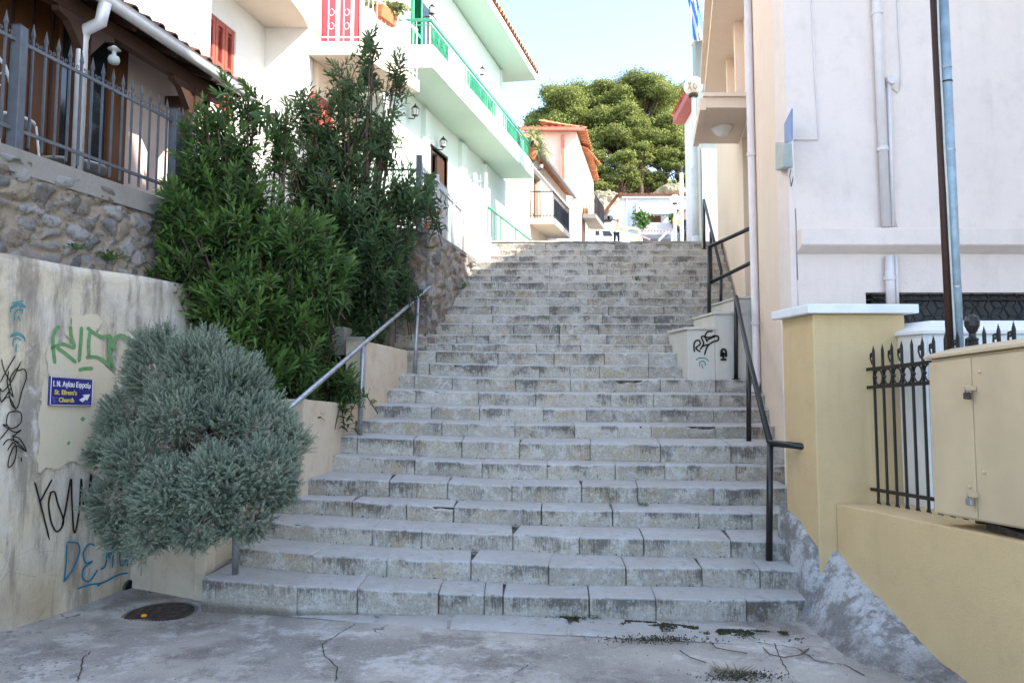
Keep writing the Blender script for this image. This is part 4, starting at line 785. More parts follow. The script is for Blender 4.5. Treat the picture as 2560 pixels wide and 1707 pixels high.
# ---- porch house
hs = thing('porch_house', 'white house with dark timber porch, tiled porch roof and red shutters above the rubble wall', 'house', (-6, 8, 3.7))
GX = SX-.10; gy = lambda Y: GX+SM*Y; GZ = 5.50; Yg0, Yg1 = 3.0, 9.0
WX = -6.0; wxp = lambda Y: WX+SM*Y
def vplane(mb, x0, m, Y0, Y1, z0, z1, th=-.2, mi=0): mb.prism([(x0+m*Y0,Y0,z0),(x0+m*Y1,Y1,z0),(x0+m*Y1,Y1,z1),(x0+m*Y0,Y0,z1)], (th,0,0), mi)
M['pinkish_wall'] = stucco('pinkish_wall', (.74,.60,.54), None, .1)
mb = MB(); vplane(mb, WX, SM, 3, 9.5, 3.7, 5.9); mb.build('porch_wall', M['pinkish_wall'], hs)
mb = MB(); vplane(mb, WX, SM, 3, 9.35, 5.901, 12); mb.box((wxp(9.35)-.6, 9.15, 3.7), (wxp(9.35)-.201, 9.349, 12)); mb.build('upper_wall', M['white_wall'], hs)
# porch doors & glazing on the porch wall: (u0,u1) along the image converted at v=300
yy_ = lambda u: sxp(u, 300, WX).y
dr = MB(); vplane(dr, WX+.03, SM, 3, yy_(130), 3.72, 5.75, -.04); dr.build('timber_door', M['orange_wood'], hs)
mb = MB(); vplane(mb, WX+.03, SM, yy_(132), yy_(182), 3.72, 5.6, -.04); vplane(mb, WX+.03, SM, yy_(206), yy_(258), 3.72, 5.6, -.04); mb.build('glass_pane', M['glass'], hs)
for a, b in ((130,134),(180,207),(256,302)):
    mb = MB(); vplane(mb, WX+.06, SM, yy_(a), yy_(b), 3.72, 5.7, -.08); mb.build('door_frame', M['orange_wood'], hs)
for i in range(5):
    Y = yy_(5)+i*.22; mb = MB(); vplane(mb, WX+.045, SM, Y, Y+.025, 3.75, 5.7, -.02); mb.build('door_moulding', M['dark_wood'], hs)
# porch roof
rf = MB(); nx = 0
u_ = Vector((SM,1,0)); L = 6.0; back = Vector((-1.0,0,.52))
def tiles(mb, A, B, slope, pitch=.19, amp=.045, rows=.34, mi=0):
    A, B, slope = map(Vector, (A, B, slope)); W = (B-A).length; n = int(W/pitch); k = 6; S = slope.length; m = max(1, int(S/rows)); nrm = (B-A).cross(slope).normalized()
    if nrm.z < 0: nrm = -nrm
    for j in range(m):
        vs = []; 
        for q, t in enumerate((j/m, (j+1)/m+.02)):
            for i in range(n*k+1):
                ph_ = i/k*2*math.pi; h = amp*(abs(math.sin(ph_/2))**.7*2-1)
                vs.append(A+(B-A)*(i/(n*k))+slope*t+nrm*(h+.03*(1-q)+.01*math.sin(i*.7+j)))
        w_ = n*k+1; nb = len(vs); fs = [(i, i+1, w_+i+1, w_+i) for i in range(n*k)]
        vs += [vs[i]-nrm*.016 for i in range(w_)]; fs += [(i+1, i, nb+i, nb+i+1) for i in range(n*k)]
        mb.add(vs, fs, mi)
rf = MB(); tiles(rf, (gy(Yg0)+.04, Yg0, GZ+.09), (gy(Yg1)+.04, Yg1, GZ+.09), (-1.05,0,.42), .2, .05); rf.build('porch_roof', M['dark_tile'], hs, smooth=True)
mb = MB(); A = Vector((gy(Yg0),Yg0,GZ+.03)); mb.prism([A, Vector((gy(Yg1),Yg1,GZ+.03)), Vector((gy(Yg1)-1.0,Yg1,GZ+.43)), A+Vector((-1.0,0,.40))], (0,0,.03)); pr = mb.build('roof_boards', M['dark_wood'], hs)
for Y in np.arange(3.3, 9.0, .62): MB().bar((gy(Y)-.02,Y,GZ+.0),(gy(Y)-.95,Y,GZ+.375), .06, .09).build('rafter', M['dark_wood'], hs)
px1 = GX-.22; MB().bar((px1+SM*3,3,GZ-.08),(px1+SM*8.75,8.75,GZ-.08), .10, .15).build('beam', M['dark_wood'], hs)
Ye = 8.55; MB().bar((px1+SM*Ye,Ye,GZ-.2),(px1+SM*Ye-1.0,Ye,GZ-.2), .09, .12).build('beam', M['dark_wood'], hs)
for u in (192, 466):
    Y = sxp(u, 300, px1).y; x = px1+SM*Y; p_ = MB().box((x-.055,Y-.055,3.7),(x+.055,Y+.055,GZ-.15)).build('porch_post', M['dark_wood'], hs, bevel=.006)
    for s in (-1,1): 
        d = u_.normalized()*s; c = Vector((x,Y,GZ-.17)); MB().prism([c+d*.05, c+d*.34, c+d*.34-Vector((0,0,.05)), c+d*.22-Vector((0,0,.09)), c+d*.13-Vector((0,0,.2)), c+d*.05-Vector((0,0,.3))], Vector((.07,0,0))).build('bracket', M['dark_wood'], p_)
gm = MB(); prof = [(0,0),(0,-.07),(.02,-.095),(.06,-.10),(.095,-.08),(.105,-.04),(.105,0),(.118,0.005)]
gm.add([Vector((gy(Y)+.02+x, Y, GZ+.06+z)) for Y in (Yg0, Yg1) for x, z in prof], [(i, i+1, i+1+len(prof), i+len(prof)) for i in range(len(prof)-1)])
M['gutter'] = plain('white_gutter', (.74,.73,.74), .35, .5, .2, .08)
gu = gm.build('gutter', M['gutter'], hs, smooth=True)
a = sxp(262,38,GX+.08); b1 = sxp(252,52,GX+.02); b2 = sxp(214,75,GX-.16); c = sxp(205,100,GX-.2); d0 = Vector((c.x, c.y, 3.72)); MB().tube([Vector((a.x,a.y,GZ-.02)), b1+Vector((0,0,-.02)), b2, c, d0], .056, 14).build('downpipe', M['gutter'], gu, smooth=True)
# ceiling lamp + hidden furniture on the terrace
lp = P(285,140,6.6); MB().lathe(lp, [(.01,-.09),(.045,-.075),(.055,-.04),(.045,-.01),(.02,0),(.02,.05),(.06,.06),(.01,.10)], 14).build('porch_lamp', M['grey_box'], hs, smooth=True)
def bistro(x, y, z):
    t = thing('garden_chair', 'white wrought iron garden chair behind the terrace fence', 'chair', (x,y,z))
    b = MB(); arc = [Vector((x-.2+.2*(1-math.cos(a)), y-.2+.0, z+.45+.5*math.sin(a))) for a in [k*math.pi/10 for k in range(11)]]; b.tube(arc, .014, 8); b.build('backrest', M['white'], t, smooth=True)
    for s in (-.09,.09):
        c = Vector((x+s, y-.2, z+.72)); MB().tube([c+Vector((math.cos(a)*(.09-.008*k),0,math.sin(a)*(.09-.008*k))) for k, a in enumerate([k*.7 for k in range(11)])], .008, 6).build('scroll', M['white'], t, smooth=True)
    MB().lathe((x,y,z+.44), [(.21,0),(.22,.01),(.22,.025),(.2,.03)], 20).build('seat', M['white'], t)
    for sx2 in (-1,1):
        for sy in (-1,1): MB().tube([(x+sx2*.16,y+sy*.16,z+.45),(x+sx2*.2,y+sy*.2,z)], .01, 6).build('leg', M['white'], t)
bistro(-4.45, 6.05, 3.72)
t = thing('garden_table', 'small white round metal table behind the terrace fence beside the downpipe', 'table', (-4.45, 7.0, 3.72))
MB().lathe((-4.45,7.0,4.02), [(.33,0),(.35,.012),(.33,.025)], 24).build('tabletop', M['white'], t); MB().tube([(-4.45,7.0,4.03),(-4.45,7.0,3.74)], .03, 10).build('stem', M['white'], t)
# ---- rear wing of the porch house
U2 = -6.4; mb = MB(); wy0, wy1 = sxp(517,100,U2).y, sxp(590,100,U2).y; wz0, wz1 = 5.84, 7.19
vplane(mb, U2, SM, 9.5, wy0, 3.6, 12); vplane(mb, U2, SM, wy1, 11.4, 3.6, 12); vplane(mb, U2, SM, wy0, wy1, 3.6, wz0); vplane(mb, U2, SM, wy0, wy1, wz1, 12)
x0_ = U2+SM*11.4; mb.box((x0_-.4, 11.4, 3.6), (-3.39, 11.7, 12)); mb.build('rear_wall', M['white_wall'], hs)
M['red_shade'] = M['red']
def shutter(parent, x0, m, Y0, Y1, z0, z1, leaves, mat, depth=-.1, slat=True, nm='shutter'):
    for i in range(leaves):
        a = Y0+(Y1-Y0)*i/leaves+.008; b = Y0+(Y1-Y0)*(i+1)/leaves-.008; mb = MB(); fr = .055; off = depth
        X = lambda Y, o=0: x0+m*Y+off+o
        for (ya, yb, za, zb) in ((a,a+fr,z0,z1),(b-fr,b,z0,z1),(a+fr,b-fr,z0,z0+.08),(a+fr,b-fr,z1-.08,z1),(a+fr,b-fr,(z0+z1)/2-.04,(z0+z1)/2+.04)):
            mb.prism([(X(ya),ya,za),(X(yb),yb,za),(X(yb),yb,zb),(X(ya),ya,zb)], (-.035,0,0))
        z = z0+.1
        while z < z1-.1:
            if abs(z-(z0+z1)/2) > .05:
                A = Vector((X(a+fr,-.02),a+fr,z)); B = Vector((X(b-fr,-.02),b-fr,z)); mb.add([A+Vector((.012,0,-.014)),B+Vector((.012,0,-.014)),B+Vector((-.012,0,.014)),A+Vector((-.012,0,.014))], [(0,1,2,3)])
            z += .036
        mb.add([(X(a,-.034),a,z0),(X(b,-.034),b,z0),(X(b,-.034),b,z1),(X(a,-.034),a,z1)], [(0,1,2,3)]); mb.build(nm, mat, parent)
shutter(hs, U2, SM, wy0, wy1, wz0, wz1, 3, M['red'], -.02)
mb = MB(); vplane(mb, U2-.19, SM, wy0, wy1, wz0, wz1, -.02); mb.build('window_back', M['dark'], hs)
vt = sxp(480,60,WX+.02); mb = MB()
for k in range(7): z = vt.z-.08+k*.022; mb.prism([(wxp(vt.y)+.001,vt.y,z),(wxp(vt.y+.14)+.001,vt.y+.14,z),(wxp(vt.y+.14)+.014,vt.y+.14,z-.012),(wxp(vt.y)+.014,vt.y,z-.012)], (0,0,.006))
mb.build('vent_grille', M['white'], hs)
mb = MB(); zs = 7.66; mb.prism([(U2+SM*9.55,9.55,zs),(U2+SM*9.55+1.02,9.55,zs),(-3.39+.02,11.0,zs),(-3.39,11.399,zs),(x0_,11.399,zs)], (0,0,.22)); mb.build('balcony_slab', M['cream_wall'], hs, bevel=.01)
# ---- U4: facade with red door balcony
GM = .277; U4 = -3.39-GM*11.4
rh = thing('red_door_house', 'white house with bright red balcony doors behind the oleanders', 'house', (-3.4, 12, 3.7))
w4y0, w4y1 = onx(782,300,U4,GM).y, onx(820,300,U4,GM).y
mb = MB(); vplane(mb, U4, GM, 11.701, 13.4, 3.6, 12); mb.build('wall', M['peach_wall'], rh)
shutter(rh, U4+.06, GM, w4y0-.1, w4y1+.1, 5.3, 6.62, 2, M['red'], -.02)
bl = MB(); ba = [(-3.39,11.402),(-2.53,11.402),(-1.75,13.0),(U4+GM*13,13.0)]; bl.prism([(x,y,7.20) for x,y in ba], (0,0,.24)); slb = bl.build('balcony_slab', M['cream_wall'], rh, bevel=.01)
mb = MB(); vplane(mb, U4+.03, GM, 11.75, 13.0, 7.45, 9.4, -.02); mb.build('red_door', M['brightred'], rh)
for k in (0.35, .75): Y = 11.75+k*1.25; mb = MB(); vplane(mb, U4+.05, GM, Y, Y+.08, 7.45, 9.4, -.03); mb.build('door_frame', M['white'], rh)
def balrail(parent, pts, z0, h, matn, sp, scroll=False, segs=None, w=.014):
    """railing along pts (x,y): top rail, bottom rail, bars"""
    for a, b in zip(pts[:-1], pts[1:]):
        MB().bar((*a, z0+h), (*b, z0+h), .035, .035).build('top_rail', M[matn], parent); MB().bar((*a, z0+.09), (*b, z0+.09), .02).build('bottom_rail', M[matn], parent)
        L = math.hypot(b[0]-a[0], b[1]-a[1]); n = int(L/sp)
        for i in range(n+1):
            t = i/max(n,1); x, y = a[0]+(b[0]-a[0])*t, a[1]+(b[1]-a[1])*t; mb = MB(); mb.bar((x,y,z0+.02),(x,y,z0+h), w)
            if scroll and i % 2 == 0 and i < n:
                d = Vector((b[0]-a[0], b[1]-a[1], 0))/L
                for cz in (.3, .55): mb.tube([Vector((x,y,z0+h*cz))+d*(math.sin(q)*.045+.05)+Vector((0,0,math.cos(q)*.06-.0)) for q in [k*.8 for k in range(8)]], .006, 5)
            mb.build('baluster', M[matn], parent)
balrail(rh, [(-3.34,11.45),(-2.57,11.45),(-1.80,12.95)], 7.44, .95, 'white', .12, True)
fp_ = thing('flower_box', 'terracotta flower box with yellow-green trailing plant hung on the white balcony railing', 'flower box', P(965,30,12.1))
q = P(965,40,12.1); mb = MB(); d = Vector((.44,.9,0)).normalized(); a = Vector((.9,-.44,0)); mb.add([q+d*s*.22+a*t*w_+Vector((0,0,z)) for z, w_ in ((-.12,.06),(.1,.1)) for s, t in ((-1,-1),(1,-1),(1,1),(-1,1))], [(3,2,1,0),(4,5,6,7),(0,1,5,4),(1,2,6,5),(2,3,7,6),(3,0,4,7)]); mb.build('pot', M['terracotta_pot'], fp_, bevel=.01)
# ---- green balcony building
GX0 = -1.51-GM*13.1-.95
gb = thing('green_building', 'pale mint two-storey building with long green-railed balcony and tiled eaves', 'building', (-2, 17, 4.8))
gxp = lambda Y, o=0: GX0+GM*Y+o
dy0, dy1 = onx(1078,400,GX0,GM).y, onx(1116,400,GX0,GM).y; dz = 6.94; Yn_, Yf_ = 13.1, 20.95
mb = MB(); vplane(mb, GX0, GM, Yn_, dy0, 3.6, 7.72, -.25); vplane(mb, GX0, GM, dy1, Yf_+2.3, 3.6, 7.72, -.25); vplane(mb, GX0, GM, dy0, dy1, dz, 7.72, -.25); vplane(mb, GX0, GM, Yn_, Yf_, 7.721, 11.0, -.25); mb.box((gxp(Yn_)-3,Yn_,3.6),(gxp(Yn_)-.251,Yn_+.25,11)); mb.prism([(gxp(Yf_),Yf_-.25,7.721),(gxp(Yf_)-2.5,Yf_+.3,7.721),(gxp(Yf_)-2.5,Yf_+.3,11),(gxp(Yf_),Yf_-.25,11)], (0,.25,0)); mb.build('wall', M['green_wall'], gb)
for Y in (15.0, 17.4, 19.3): mb = MB(); vplane(mb, GX0+.1, GM, Y-.25 if Y != 15. else 14.9, Y+.12, 3.6, 7.6, -.1); mb.build('wall_pier', M['green_wall'], gb)
mb = MB(); vplane(mb, GX0-.2, GM, dy0, dy1, 3.6, dz, -.02); mb.build('doorway', M['dark'], gb); mb = MB(); vplane(mb, GX0-.04, GM, dy0+.45, dy1-.02, 3.6, dz-.06, -.05); mb.build('door', M['dark_wood'], gb)
mb = MB(); vplane(mb, GX0+.02, GM, dy0-.05, dy0, 3.6, dz+.05, -.1); vplane(mb, GX0+.02, GM, dy1, dy1+.05, 3.6, dz+.05, -.1); vplane(mb, GX0+.02, GM, dy0, dy1, dz, dz+.05, -.1); mb.build('door_frame', M['dark_wood'], gb)
ex = GX0+.95
mb = MB(); mb.prism([(gxp(Yn_)-.0,Yn_-.001,7.722),(ex+GM*Yn_,Yn_-.001,7.722),(ex+GM*Yf_,Yf_,7.722),(gxp(Yf_),Yf_,7.722)], (0,0,.46)); mb.build('balcony_slab', M['green_wall'], gb, bevel=.012)
mb = MB(); mb.prism([(gxp(Yn_)+.01,Yn_+.02,7.709),(ex+GM*Yn_-.02,Yn_+.02,7.709),(ex+GM*Yf_-.02,Yf_-.02,7.709),(gxp(Yf_)+.01,Yf_-.02,7.709)], (0,0,.012)); mb.build('balcony_soffit', M['mint_soffit'], gb)
# balcony railing: thin white balusters with green panels between
rlg = [(gxp(Yn_)+.05,Yn_+.05),(ex+GM*Yn_-.06,Yn_+.05),(ex+GM*Yf_-.06,Yf_-.05)]
zR = P(1081.6,51,Yn_+.05).z
for a, b in zip(rlg[:-1], rlg[1:]):
    MB().bar((*a, zR), (*b, zR), .05, .05).build('top_rail', M['green'], gb)
    MB().bar((*a, zR-.10), (*b, zR-.10), .02).build('upper_rail', M['green'], gb)
ry = lambda u: onx(u, 300, ex-.06, GM).y
for (ua, ub) in ((1077,1118),(1164,1236),(1259,1329)):
    ya, yb = ry(ua), min(ry(ub), Yf_-.06); mb = MB(); n = max(5, int((yb-ya)/.075)); pn = MB()
    for i in range(n+1):
        Y = ya+(yb-ya)*i/n; x = ex-.06+GM*Y; pn.bar((x,Y,8.2),(x,Y,zR-.10), .03, .022)
    for i in range(3):
        for k in range(4):
            Y = ya+(yb-ya)*(i+.5)/3; x = ex-.045+GM*Y; c = Vector((x,Y,8.4)); pn.tube([c+Vector((GM,1,0)).normalized()*math.cos(q)*(.05+.03*k)+Vector((0,0,math.sin(q)*(.04+.03*k))) for q in [j*.6 for j in range(9)]], .008, 5)
    pn.build('railing_panel', M['green'], gb)
Y = Yn_+.3
while Y < Yf_-.1:
    x = ex-.06+GM*Y; MB().bar((x,Y,8.18),(x,Y,zR-.1), .014).build('baluster', M['white'], gb); Y += .16
for i in range(5): x = gxp(Yn_)+.08+i*.18; MB().bar((x,Yn_+.05,8.18),(x,Yn_+.05,zR), .016).build('baluster', M['white'], gb)
shutter(gb, GX0+.06, GM, onx(1026,60,GX0,GM).y, onx(1050,60,GX0,GM).y, 8.18, 10.0, 1, M['green'], 0)
y_a = onx(1050,60,GX0,GM).y; mb = MB(); vplane(mb, GX0+.01, GM, y_a, y_a+.9, 8.18, 10.0, -.02); mb.build('window', M['glass'], gb)
mb = MB(); vplane(mb, GX0+.04, GM, y_a+.45, y_a+.9, 8.18, 9.9, -.02); mb.build('window_frame', M['white'], gb)
# eaves
ey0, ey1 = 12.6, 21.6; exo = lambda Y: (P(1339,198,21.5).x-.0) - .287*(21.5-Y)
ez = P(1339,198,21.5).z
mb = MB(); mb.prism([(gxp(ey0)-2.5,ey0,ez),(exo(ey0),ey0,ez),(exo(ey1),ey1,ez),(gxp(ey1)-2.5,ey1+.6,ez)], (0,0,.03)); mb.build('eaves_soffit', M['mint_soffit'], gb)
mb = MB(); mb.prism([(gxp(ey0)-2.5,ey0,ez+.031),(exo(ey0)+.02,ey0,ez+.031),(exo(ey1)+.02,ey1+.02,ez+.031),(gxp(ey1)-2.5,ey1+.62,ez+.031)], (0,0,.14)); mb.build('eaves_slab', M['white'], gb)
mb = MB(); tiles(mb, (exo(ey0)+.06,ey0,ez+.22), (exo(ey1)+.06,ey1,ez+.22), (-2.6,.6,.85), .21, .05); mb.build('roof', M['tile'], gb, smooth=True)
def lantern(c, parent, nm='wall_lantern'):
    c = Vector(c); mb = MB(); mb.tube([c+Vector((-.14,0,-.12)), c+Vector((-.02,0,-.13)), c+Vector((0,0,-.08))], .012, 6); mb.lathe(c, [(.03,-.08),(.06,-.07),(.075,-.06)], 6); mb.lathe(c+Vector((0,0,.08)), [(.09,0),(.05,.05),(.015,.08),(.01,.11)], 6)
    for k in range(6): a = k*math.pi/3; mb.bar(c+Vector((.07*math.cos(a),.07*math.sin(a),-.06)), c+Vector((.085*math.cos(a),.085*math.sin(a),.08)), .008)
    o = mb.build(nm, M['black'] if nm != 'x' else M['white'], parent); MB().lathe(c, [(.055,-.058),(.07,.078)], 6).build('lantern_glass', M['globe'], o); return o
for u, v in ((1080,29),(1205,182),(1108,361),(1038,282)):
    p = onx(u, v, GX0+.16, GM); lantern(p, gb)
# cable across the balcony end
tag(MB().tube([P(1000,112,13.05),P(1040,140,13.06),P(1058,155,13.05),P(1045,180,13.07),P(1025,193,13.07),P(1000,190,13.07)], .008, 6).build('cable', M['concrete'], smooth=True), 'loose thin cable drooping from the near end of the mint balcony', 'cable')
# ---- fence above the stair rubble wall
sf = thing('wall_top_fence', 'pale sunlit iron fence running on top of the rubble wall beside the upper steps', 'fence', (-1.4, 11, 4.08))
fA = P(1047,500,10.5); fB = P(1152,600,13.3); fA.x -= .0
def fl(t): return Vector((fA.x+(fB.x-fA.x)*t, 10.5+2.8*t, 0))
for i, (t, w_) in enumerate(((0,.085),(.38,.06),(.78,.06),(1.0,.05))):
    p = fl(t); MB().box((p.x-w_/2,p.y-w_/2,4.05),(p.x+w_/2,p.y+w_/2,5.22)).build('post', M['fence_grey' if i == 0 else 'fence_pale'], sf, bevel=.004)
for z in (5.0, 4.16): a, b = fl(0), fl(1); MB().bar((a.x,a.y,z),(b.x,b.y,z), .02, .028).build('rail', M['fence_grey'], sf)
for i in range(1, 30):
    p = fl(i/30); scroll_picket(p.x, p.y, 4.1, 5.16, 'fence_pale', sf, big=False)
a = fl(0); 
for i in range(9): scroll_picket(a.x-.13*(i+1), a.y+.0, 4.1, 5.16, 'fence_grey', sf, big=False)
for z in (5.0, 4.16): MB().bar((a.x,a.y,z),(a.x-1.3,a.y,z), .02, .028).build('rail', M['fence_grey'], sf)
# white gate
wg = thing('white_gate', 'pale grey barred garden gate between two thin posts at the stair head', 'gate', P(1187,600,13.95))
ga, gb_ = P(1159,520,13.85), P(1215,520,13.85); zt, zb = P(1187,437,13.85).z, P(1187,578,13.85).z
for x in (ga.x, (ga.x+gb_.x)/2, gb_.x): MB().box((x-.03,13.82,4.4),(x+.03,13.88,zt+.04)).build('post', M['fence_pale'], wg)
for f in (.12,.88): MB().bar((ga.x,13.85,zb+(zt-zb)*f),(gb_.x,13.85,zb+(zt-zb)*f), .02, .025).build('rail', M['fence_pale'], wg)
for i in range(1,8): x = ga.x+(gb_.x-ga.x)*i/8; MB().bar((x,13.85,zb),(x,13.85,zt), .014).build('picket', M['fence_pale'], wg)
# green ramp railing
gr = thing('green_ramp_railing', 'green tubular railing with infill sloping behind the stair head', 'railing', P(1270,590,15.2))
a = P(1220,518,14.9); b = P(1328,602,17.2); MB().tube([a, b], .025, 10).build('top_rail', M['green'], gr)
for i in range(16):
    t = i/15; p = a.lerp(b, t); MB().bar((p.x,p.y,p.z-.95),(p.x,p.y,p.z), .03 if i in (0,4,9,15) else .014).build('baluster', M['green'] if i in (0,1,2,4,9,12,13,14,15) else M['white'], gr)
# geraniums behind the fence
def flower(name, lab, c, r, n=120, pot=True):
    t = thing(name, lab, 'potted plant', c); c = Vector(c)
    if pot: MB().lathe(c, [(.08,0),(.11,.16),(.12,.2)], 14).build('pot', M['terracotta_pot'], t)
    V = []; Fq = []; col = []; mb = MB(); mp = MB()
    for i in range(n):
        d = Vector((random.gauss(0,1),random.gauss(0,1),abs(random.gauss(0,1)))).normalized()*r*random.uniform(.4,1); p = c+Vector((0,0,.25))+d; s = .035; e = Vector((random.gauss(0,1),random.gauss(0,1),random.gauss(0,1))).normalized(); f = e.cross(d).normalized()
        (mp if i % 6 == 0 else mb).add([p-e*s,p-f*s,p+e*s,p+f*s], [(0,1,2,3)], 0, random.random())
    mb.build('foliage', M['weed'], t); mp.build('blossom', M['petal'], t)
flower('geranium', 'red geranium in bloom behind the first post of the wall-top fence', P(1062,590,10.9), .3)
flower('geranium', 'red geranium in bloom seen through the tip of the tall oleander', P(985,560,10.8), .3)
# ================================================================ FAR: houses, lamps, people, trees
bh = thing('beige_house', 'beige house with black iron balcony and dark gutter beyond the mint building', 'house', (1, 27, 6.4))
by0, by1 = 23.26, 31.0; bxp = lambda Y, o=0: GX0+GM*Y+o
dya, dyb = onx(1334,480,GX0,GM).y, onx(1352,480,GX0,GM).y
mb = MB(); vplane(mb, GX0, GM, by0, dya, 4, 9.6, -.3); vplane(mb, GX0, GM, dyb, by1, 4, 9.6, -.3); vplane(mb, GX0, GM, dya, dyb, 4, 7.2, -.3); vplane(mb, GX0, GM, dya, dyb, 9.0, 9.6, -.3); mb.box((bxp(by0)-5,by0-.0,4),(bxp(by0)-.301,by0+.3,9.6)); mb.build('wall', M['beige_wall'], bh)
mb = MB(); vplane(mb, GX0-.2, GM, dya, dyb, 7.2, 9.0, -.02); mb.build('balcony_door', M['orange_wood'], bh)
mb = MB(); vplane(mb, GX0+.01, GM, 30.0, 31.0, 7.0, 8.9, -.02); mb.build('doorway', M['dark'], bh) if False else None
mb = MB(); yb0, yb1 = 24.2, 27.0; mb.prism([(bxp(yb0),yb0,7.0),(bxp(yb0)+.87,yb0,7.0),(bxp(yb1)+.87,yb1,7.0),(bxp(yb1),yb1,7.0)], (0,0,.2)); mb.build('balcony_slab', M['beige_wall'], bh)
balrail(bh, [(bxp(yb0)+.03,yb0+.04),(bxp(yb0)+.83,yb0+.04),(bxp(yb1)+.83,yb1-.04)], 7.2, .95, 'black', .11, False, w=.018)
mb = MB(); mb.prism([(bxp(yb0+.2)+.80,yb0+.2,7.25),(bxp(yb1)+.80,yb1-.1,7.25),(bxp(yb1)+.80,yb1-.1,7.95),(bxp(yb0+.2)+.80,yb0+.2,7.95)], (.01,0,0)); mb.build('balcony_screen', M['denim'], bh)
mb = MB(); mb.tube([(bxp(22.6)+.42,22.6,9.45),(bxp(30.6)+.42,30.6,9.45)], .07, 10); mb.build('gutter', M['fence_grey'], bh)
mb = MB(); tiles(mb, (bxp(22.6)+.4,22.6,9.55),(bxp(30.6)+.4,30.6,9.55),(-3,.8,1.1), .24,.05); mb.build('roof', M['tile'], bh, smooth=True)
mb = MB(); mb.tube([(bxp(30.4)+.42,30.4,9.4),(bxp(30.3)+.1,30.3,9.0),(bxp(30.3)+.1,30.3,6)], .05, 8); mb.build('downpipe', M['beige_wall'], bh)
lantern(onx(1353,417,GX0+.3,GM), bh)
p = onx(1385,552,GX0,GM)
# orange-roofed house behind it
oh = thing('tiled_roof_house', 'cream house with orange tiled roof and reddish downpipe behind the beige house', 'house', (1, 32, 8))
Yo = 31.4; xl, xr = P(1300,400,Yo).x, P(1441,400,Yo).x; zt = P(1441,330,Yo).z; y2 = 38.; x2 = P(1484,500,y2).x
mb = MB(); mb.box((xl,Yo,5),(xr,Yo+.3,zt)); mb.prism([(xr,Yo+.001,5),(x2,y2,5),(x2,y2,zt-.5),(xr,Yo+.001,zt)], (-.3,.0,0)); mb.build('wall', M['cream_wall'], oh)
mb = MB(); tiles(mb, (xl-.3,Yo-.35,zt+.08),(xr+.35,Yo-.35,zt+.08),(0,3.2,1.0), .3,.06); mb.build('roof', M['tile'], oh, smooth=True)
mb = MB(); tiles(mb, (xr+.4,Yo-.3,zt+.1),(x2+.3,y2,zt-.5),(-2,1.5,.9), .3,.06); mb.build('roof', M['tile'], oh, smooth=True)
M['salmon'] = plain('salmon_paint', (.55,.20,.13), .6); a = P(1407,338,Yo-.12); b = P(1408,480,Yo-.12); MB().bar(a, b, .13).build('downpipe', M['salmon'], oh); MB().bar((xl,Yo-.4,zt-.0),(xr+.35,Yo-.4,zt-.0), .14).build('gutter', M['salmon'], oh)
ya = 33.2; pr_ = lambda u, v, Y: P(u, v, Y)
A = P(1450,372,ya); B = P(1500,402,35.6)
mb = MB(); tiles(mb, (A.x+.35,ya,A.z),(B.x+.1,36.0,A.z),(-1.2,0,.5), .26,.05); o_ = mb.build('porch_roof', M['tile'], oh, smooth=True)
mb = MB(); zc = P(1470,545,ya).z; xw_ = P(1450,500,ya).x; mb.prism([(xw_,ya,zc-.0),(xw_+.75,ya,zc-.0),(xw_+1.55,36.0,zc),(xw_+.8,36.0,zc)], (0,0,.2)); mb.build('balcony_slab', M['concrete'], oh)
balrail(oh, [(xw_+.03,ya+.04),(xw_+.72,ya+.04),(xw_+1.5,35.95)], zc+.2, .95, 'black', .12, w=.018)
mb = MB(); mb.box((xw_+.1,ya+.3,zc+.6),(xw_+.6,ya+.5,zc+1.3)); mb.build('water_heater', M['white'], oh, bevel=.03)
# clutter on that balcony
tag(MB().box((xw_+.15,ya+.1,zc+.21),(xw_+.42,ya+.25,zc+.5)).build('crate', M['terracotta_pot'], bevel=.02), 'small orange crate on the far balcony of the tiled house', 'crate')
M['magenta'] = plain('magenta_cloth', (.45,.05,.15), .9); tag(MB().prism([(xw_+.9,34.3,zc+.3),(xw_+1.08,34.9,zc+.3),(xw_+1.08,34.9,zc+1.2),(xw_+.9,34.3,zc+1.2)], (.03,0,0)).build('laundry', M['magenta']), 'magenta laundry hanging on the far balcony railing', 'laundry')
dx = P(1462,560,34); mb = MB(); mb.box((dx.x-.1,33.9,6.5),(dx.x+.45,33.98,zc-.6)); 
# doorway in the side wall of the tiled house
sd = MB(); 
for (u0,u1,v0,mat_) in ((1455,1464,535,'dark'),):
    k_ = (x2-xr)/(y2-Yo); x0k = xr-k_*Yo; a = onx(u0,600,x0k+.02,k_); b = onx(u1,600,x0k+.02,k_); z1 = onx(u0,v0,x0k,k_).z; mb = MB(); mb.prism([(a.x,a.y,5),(b.x,b.y,5),(b.x,b.y,z1),(a.x,a.y,z1)], (-.02,0,0)); mb.build('doorway', M['dark_wood'], oh)
    a2 = onx(u1,600,x0k+.05,k_); b2 = onx(u1+7,600,x0k+.05,k_); mb = MB(); mb.prism([(a2.x,a2.y,5),(b2.x,b2.y,5),(b2.x,b2.y,z1+.2),(a2.x,a2.y,z1+.2)], (-.02,0,0)); mb.build('door_frame', M['white_wall'], oh)
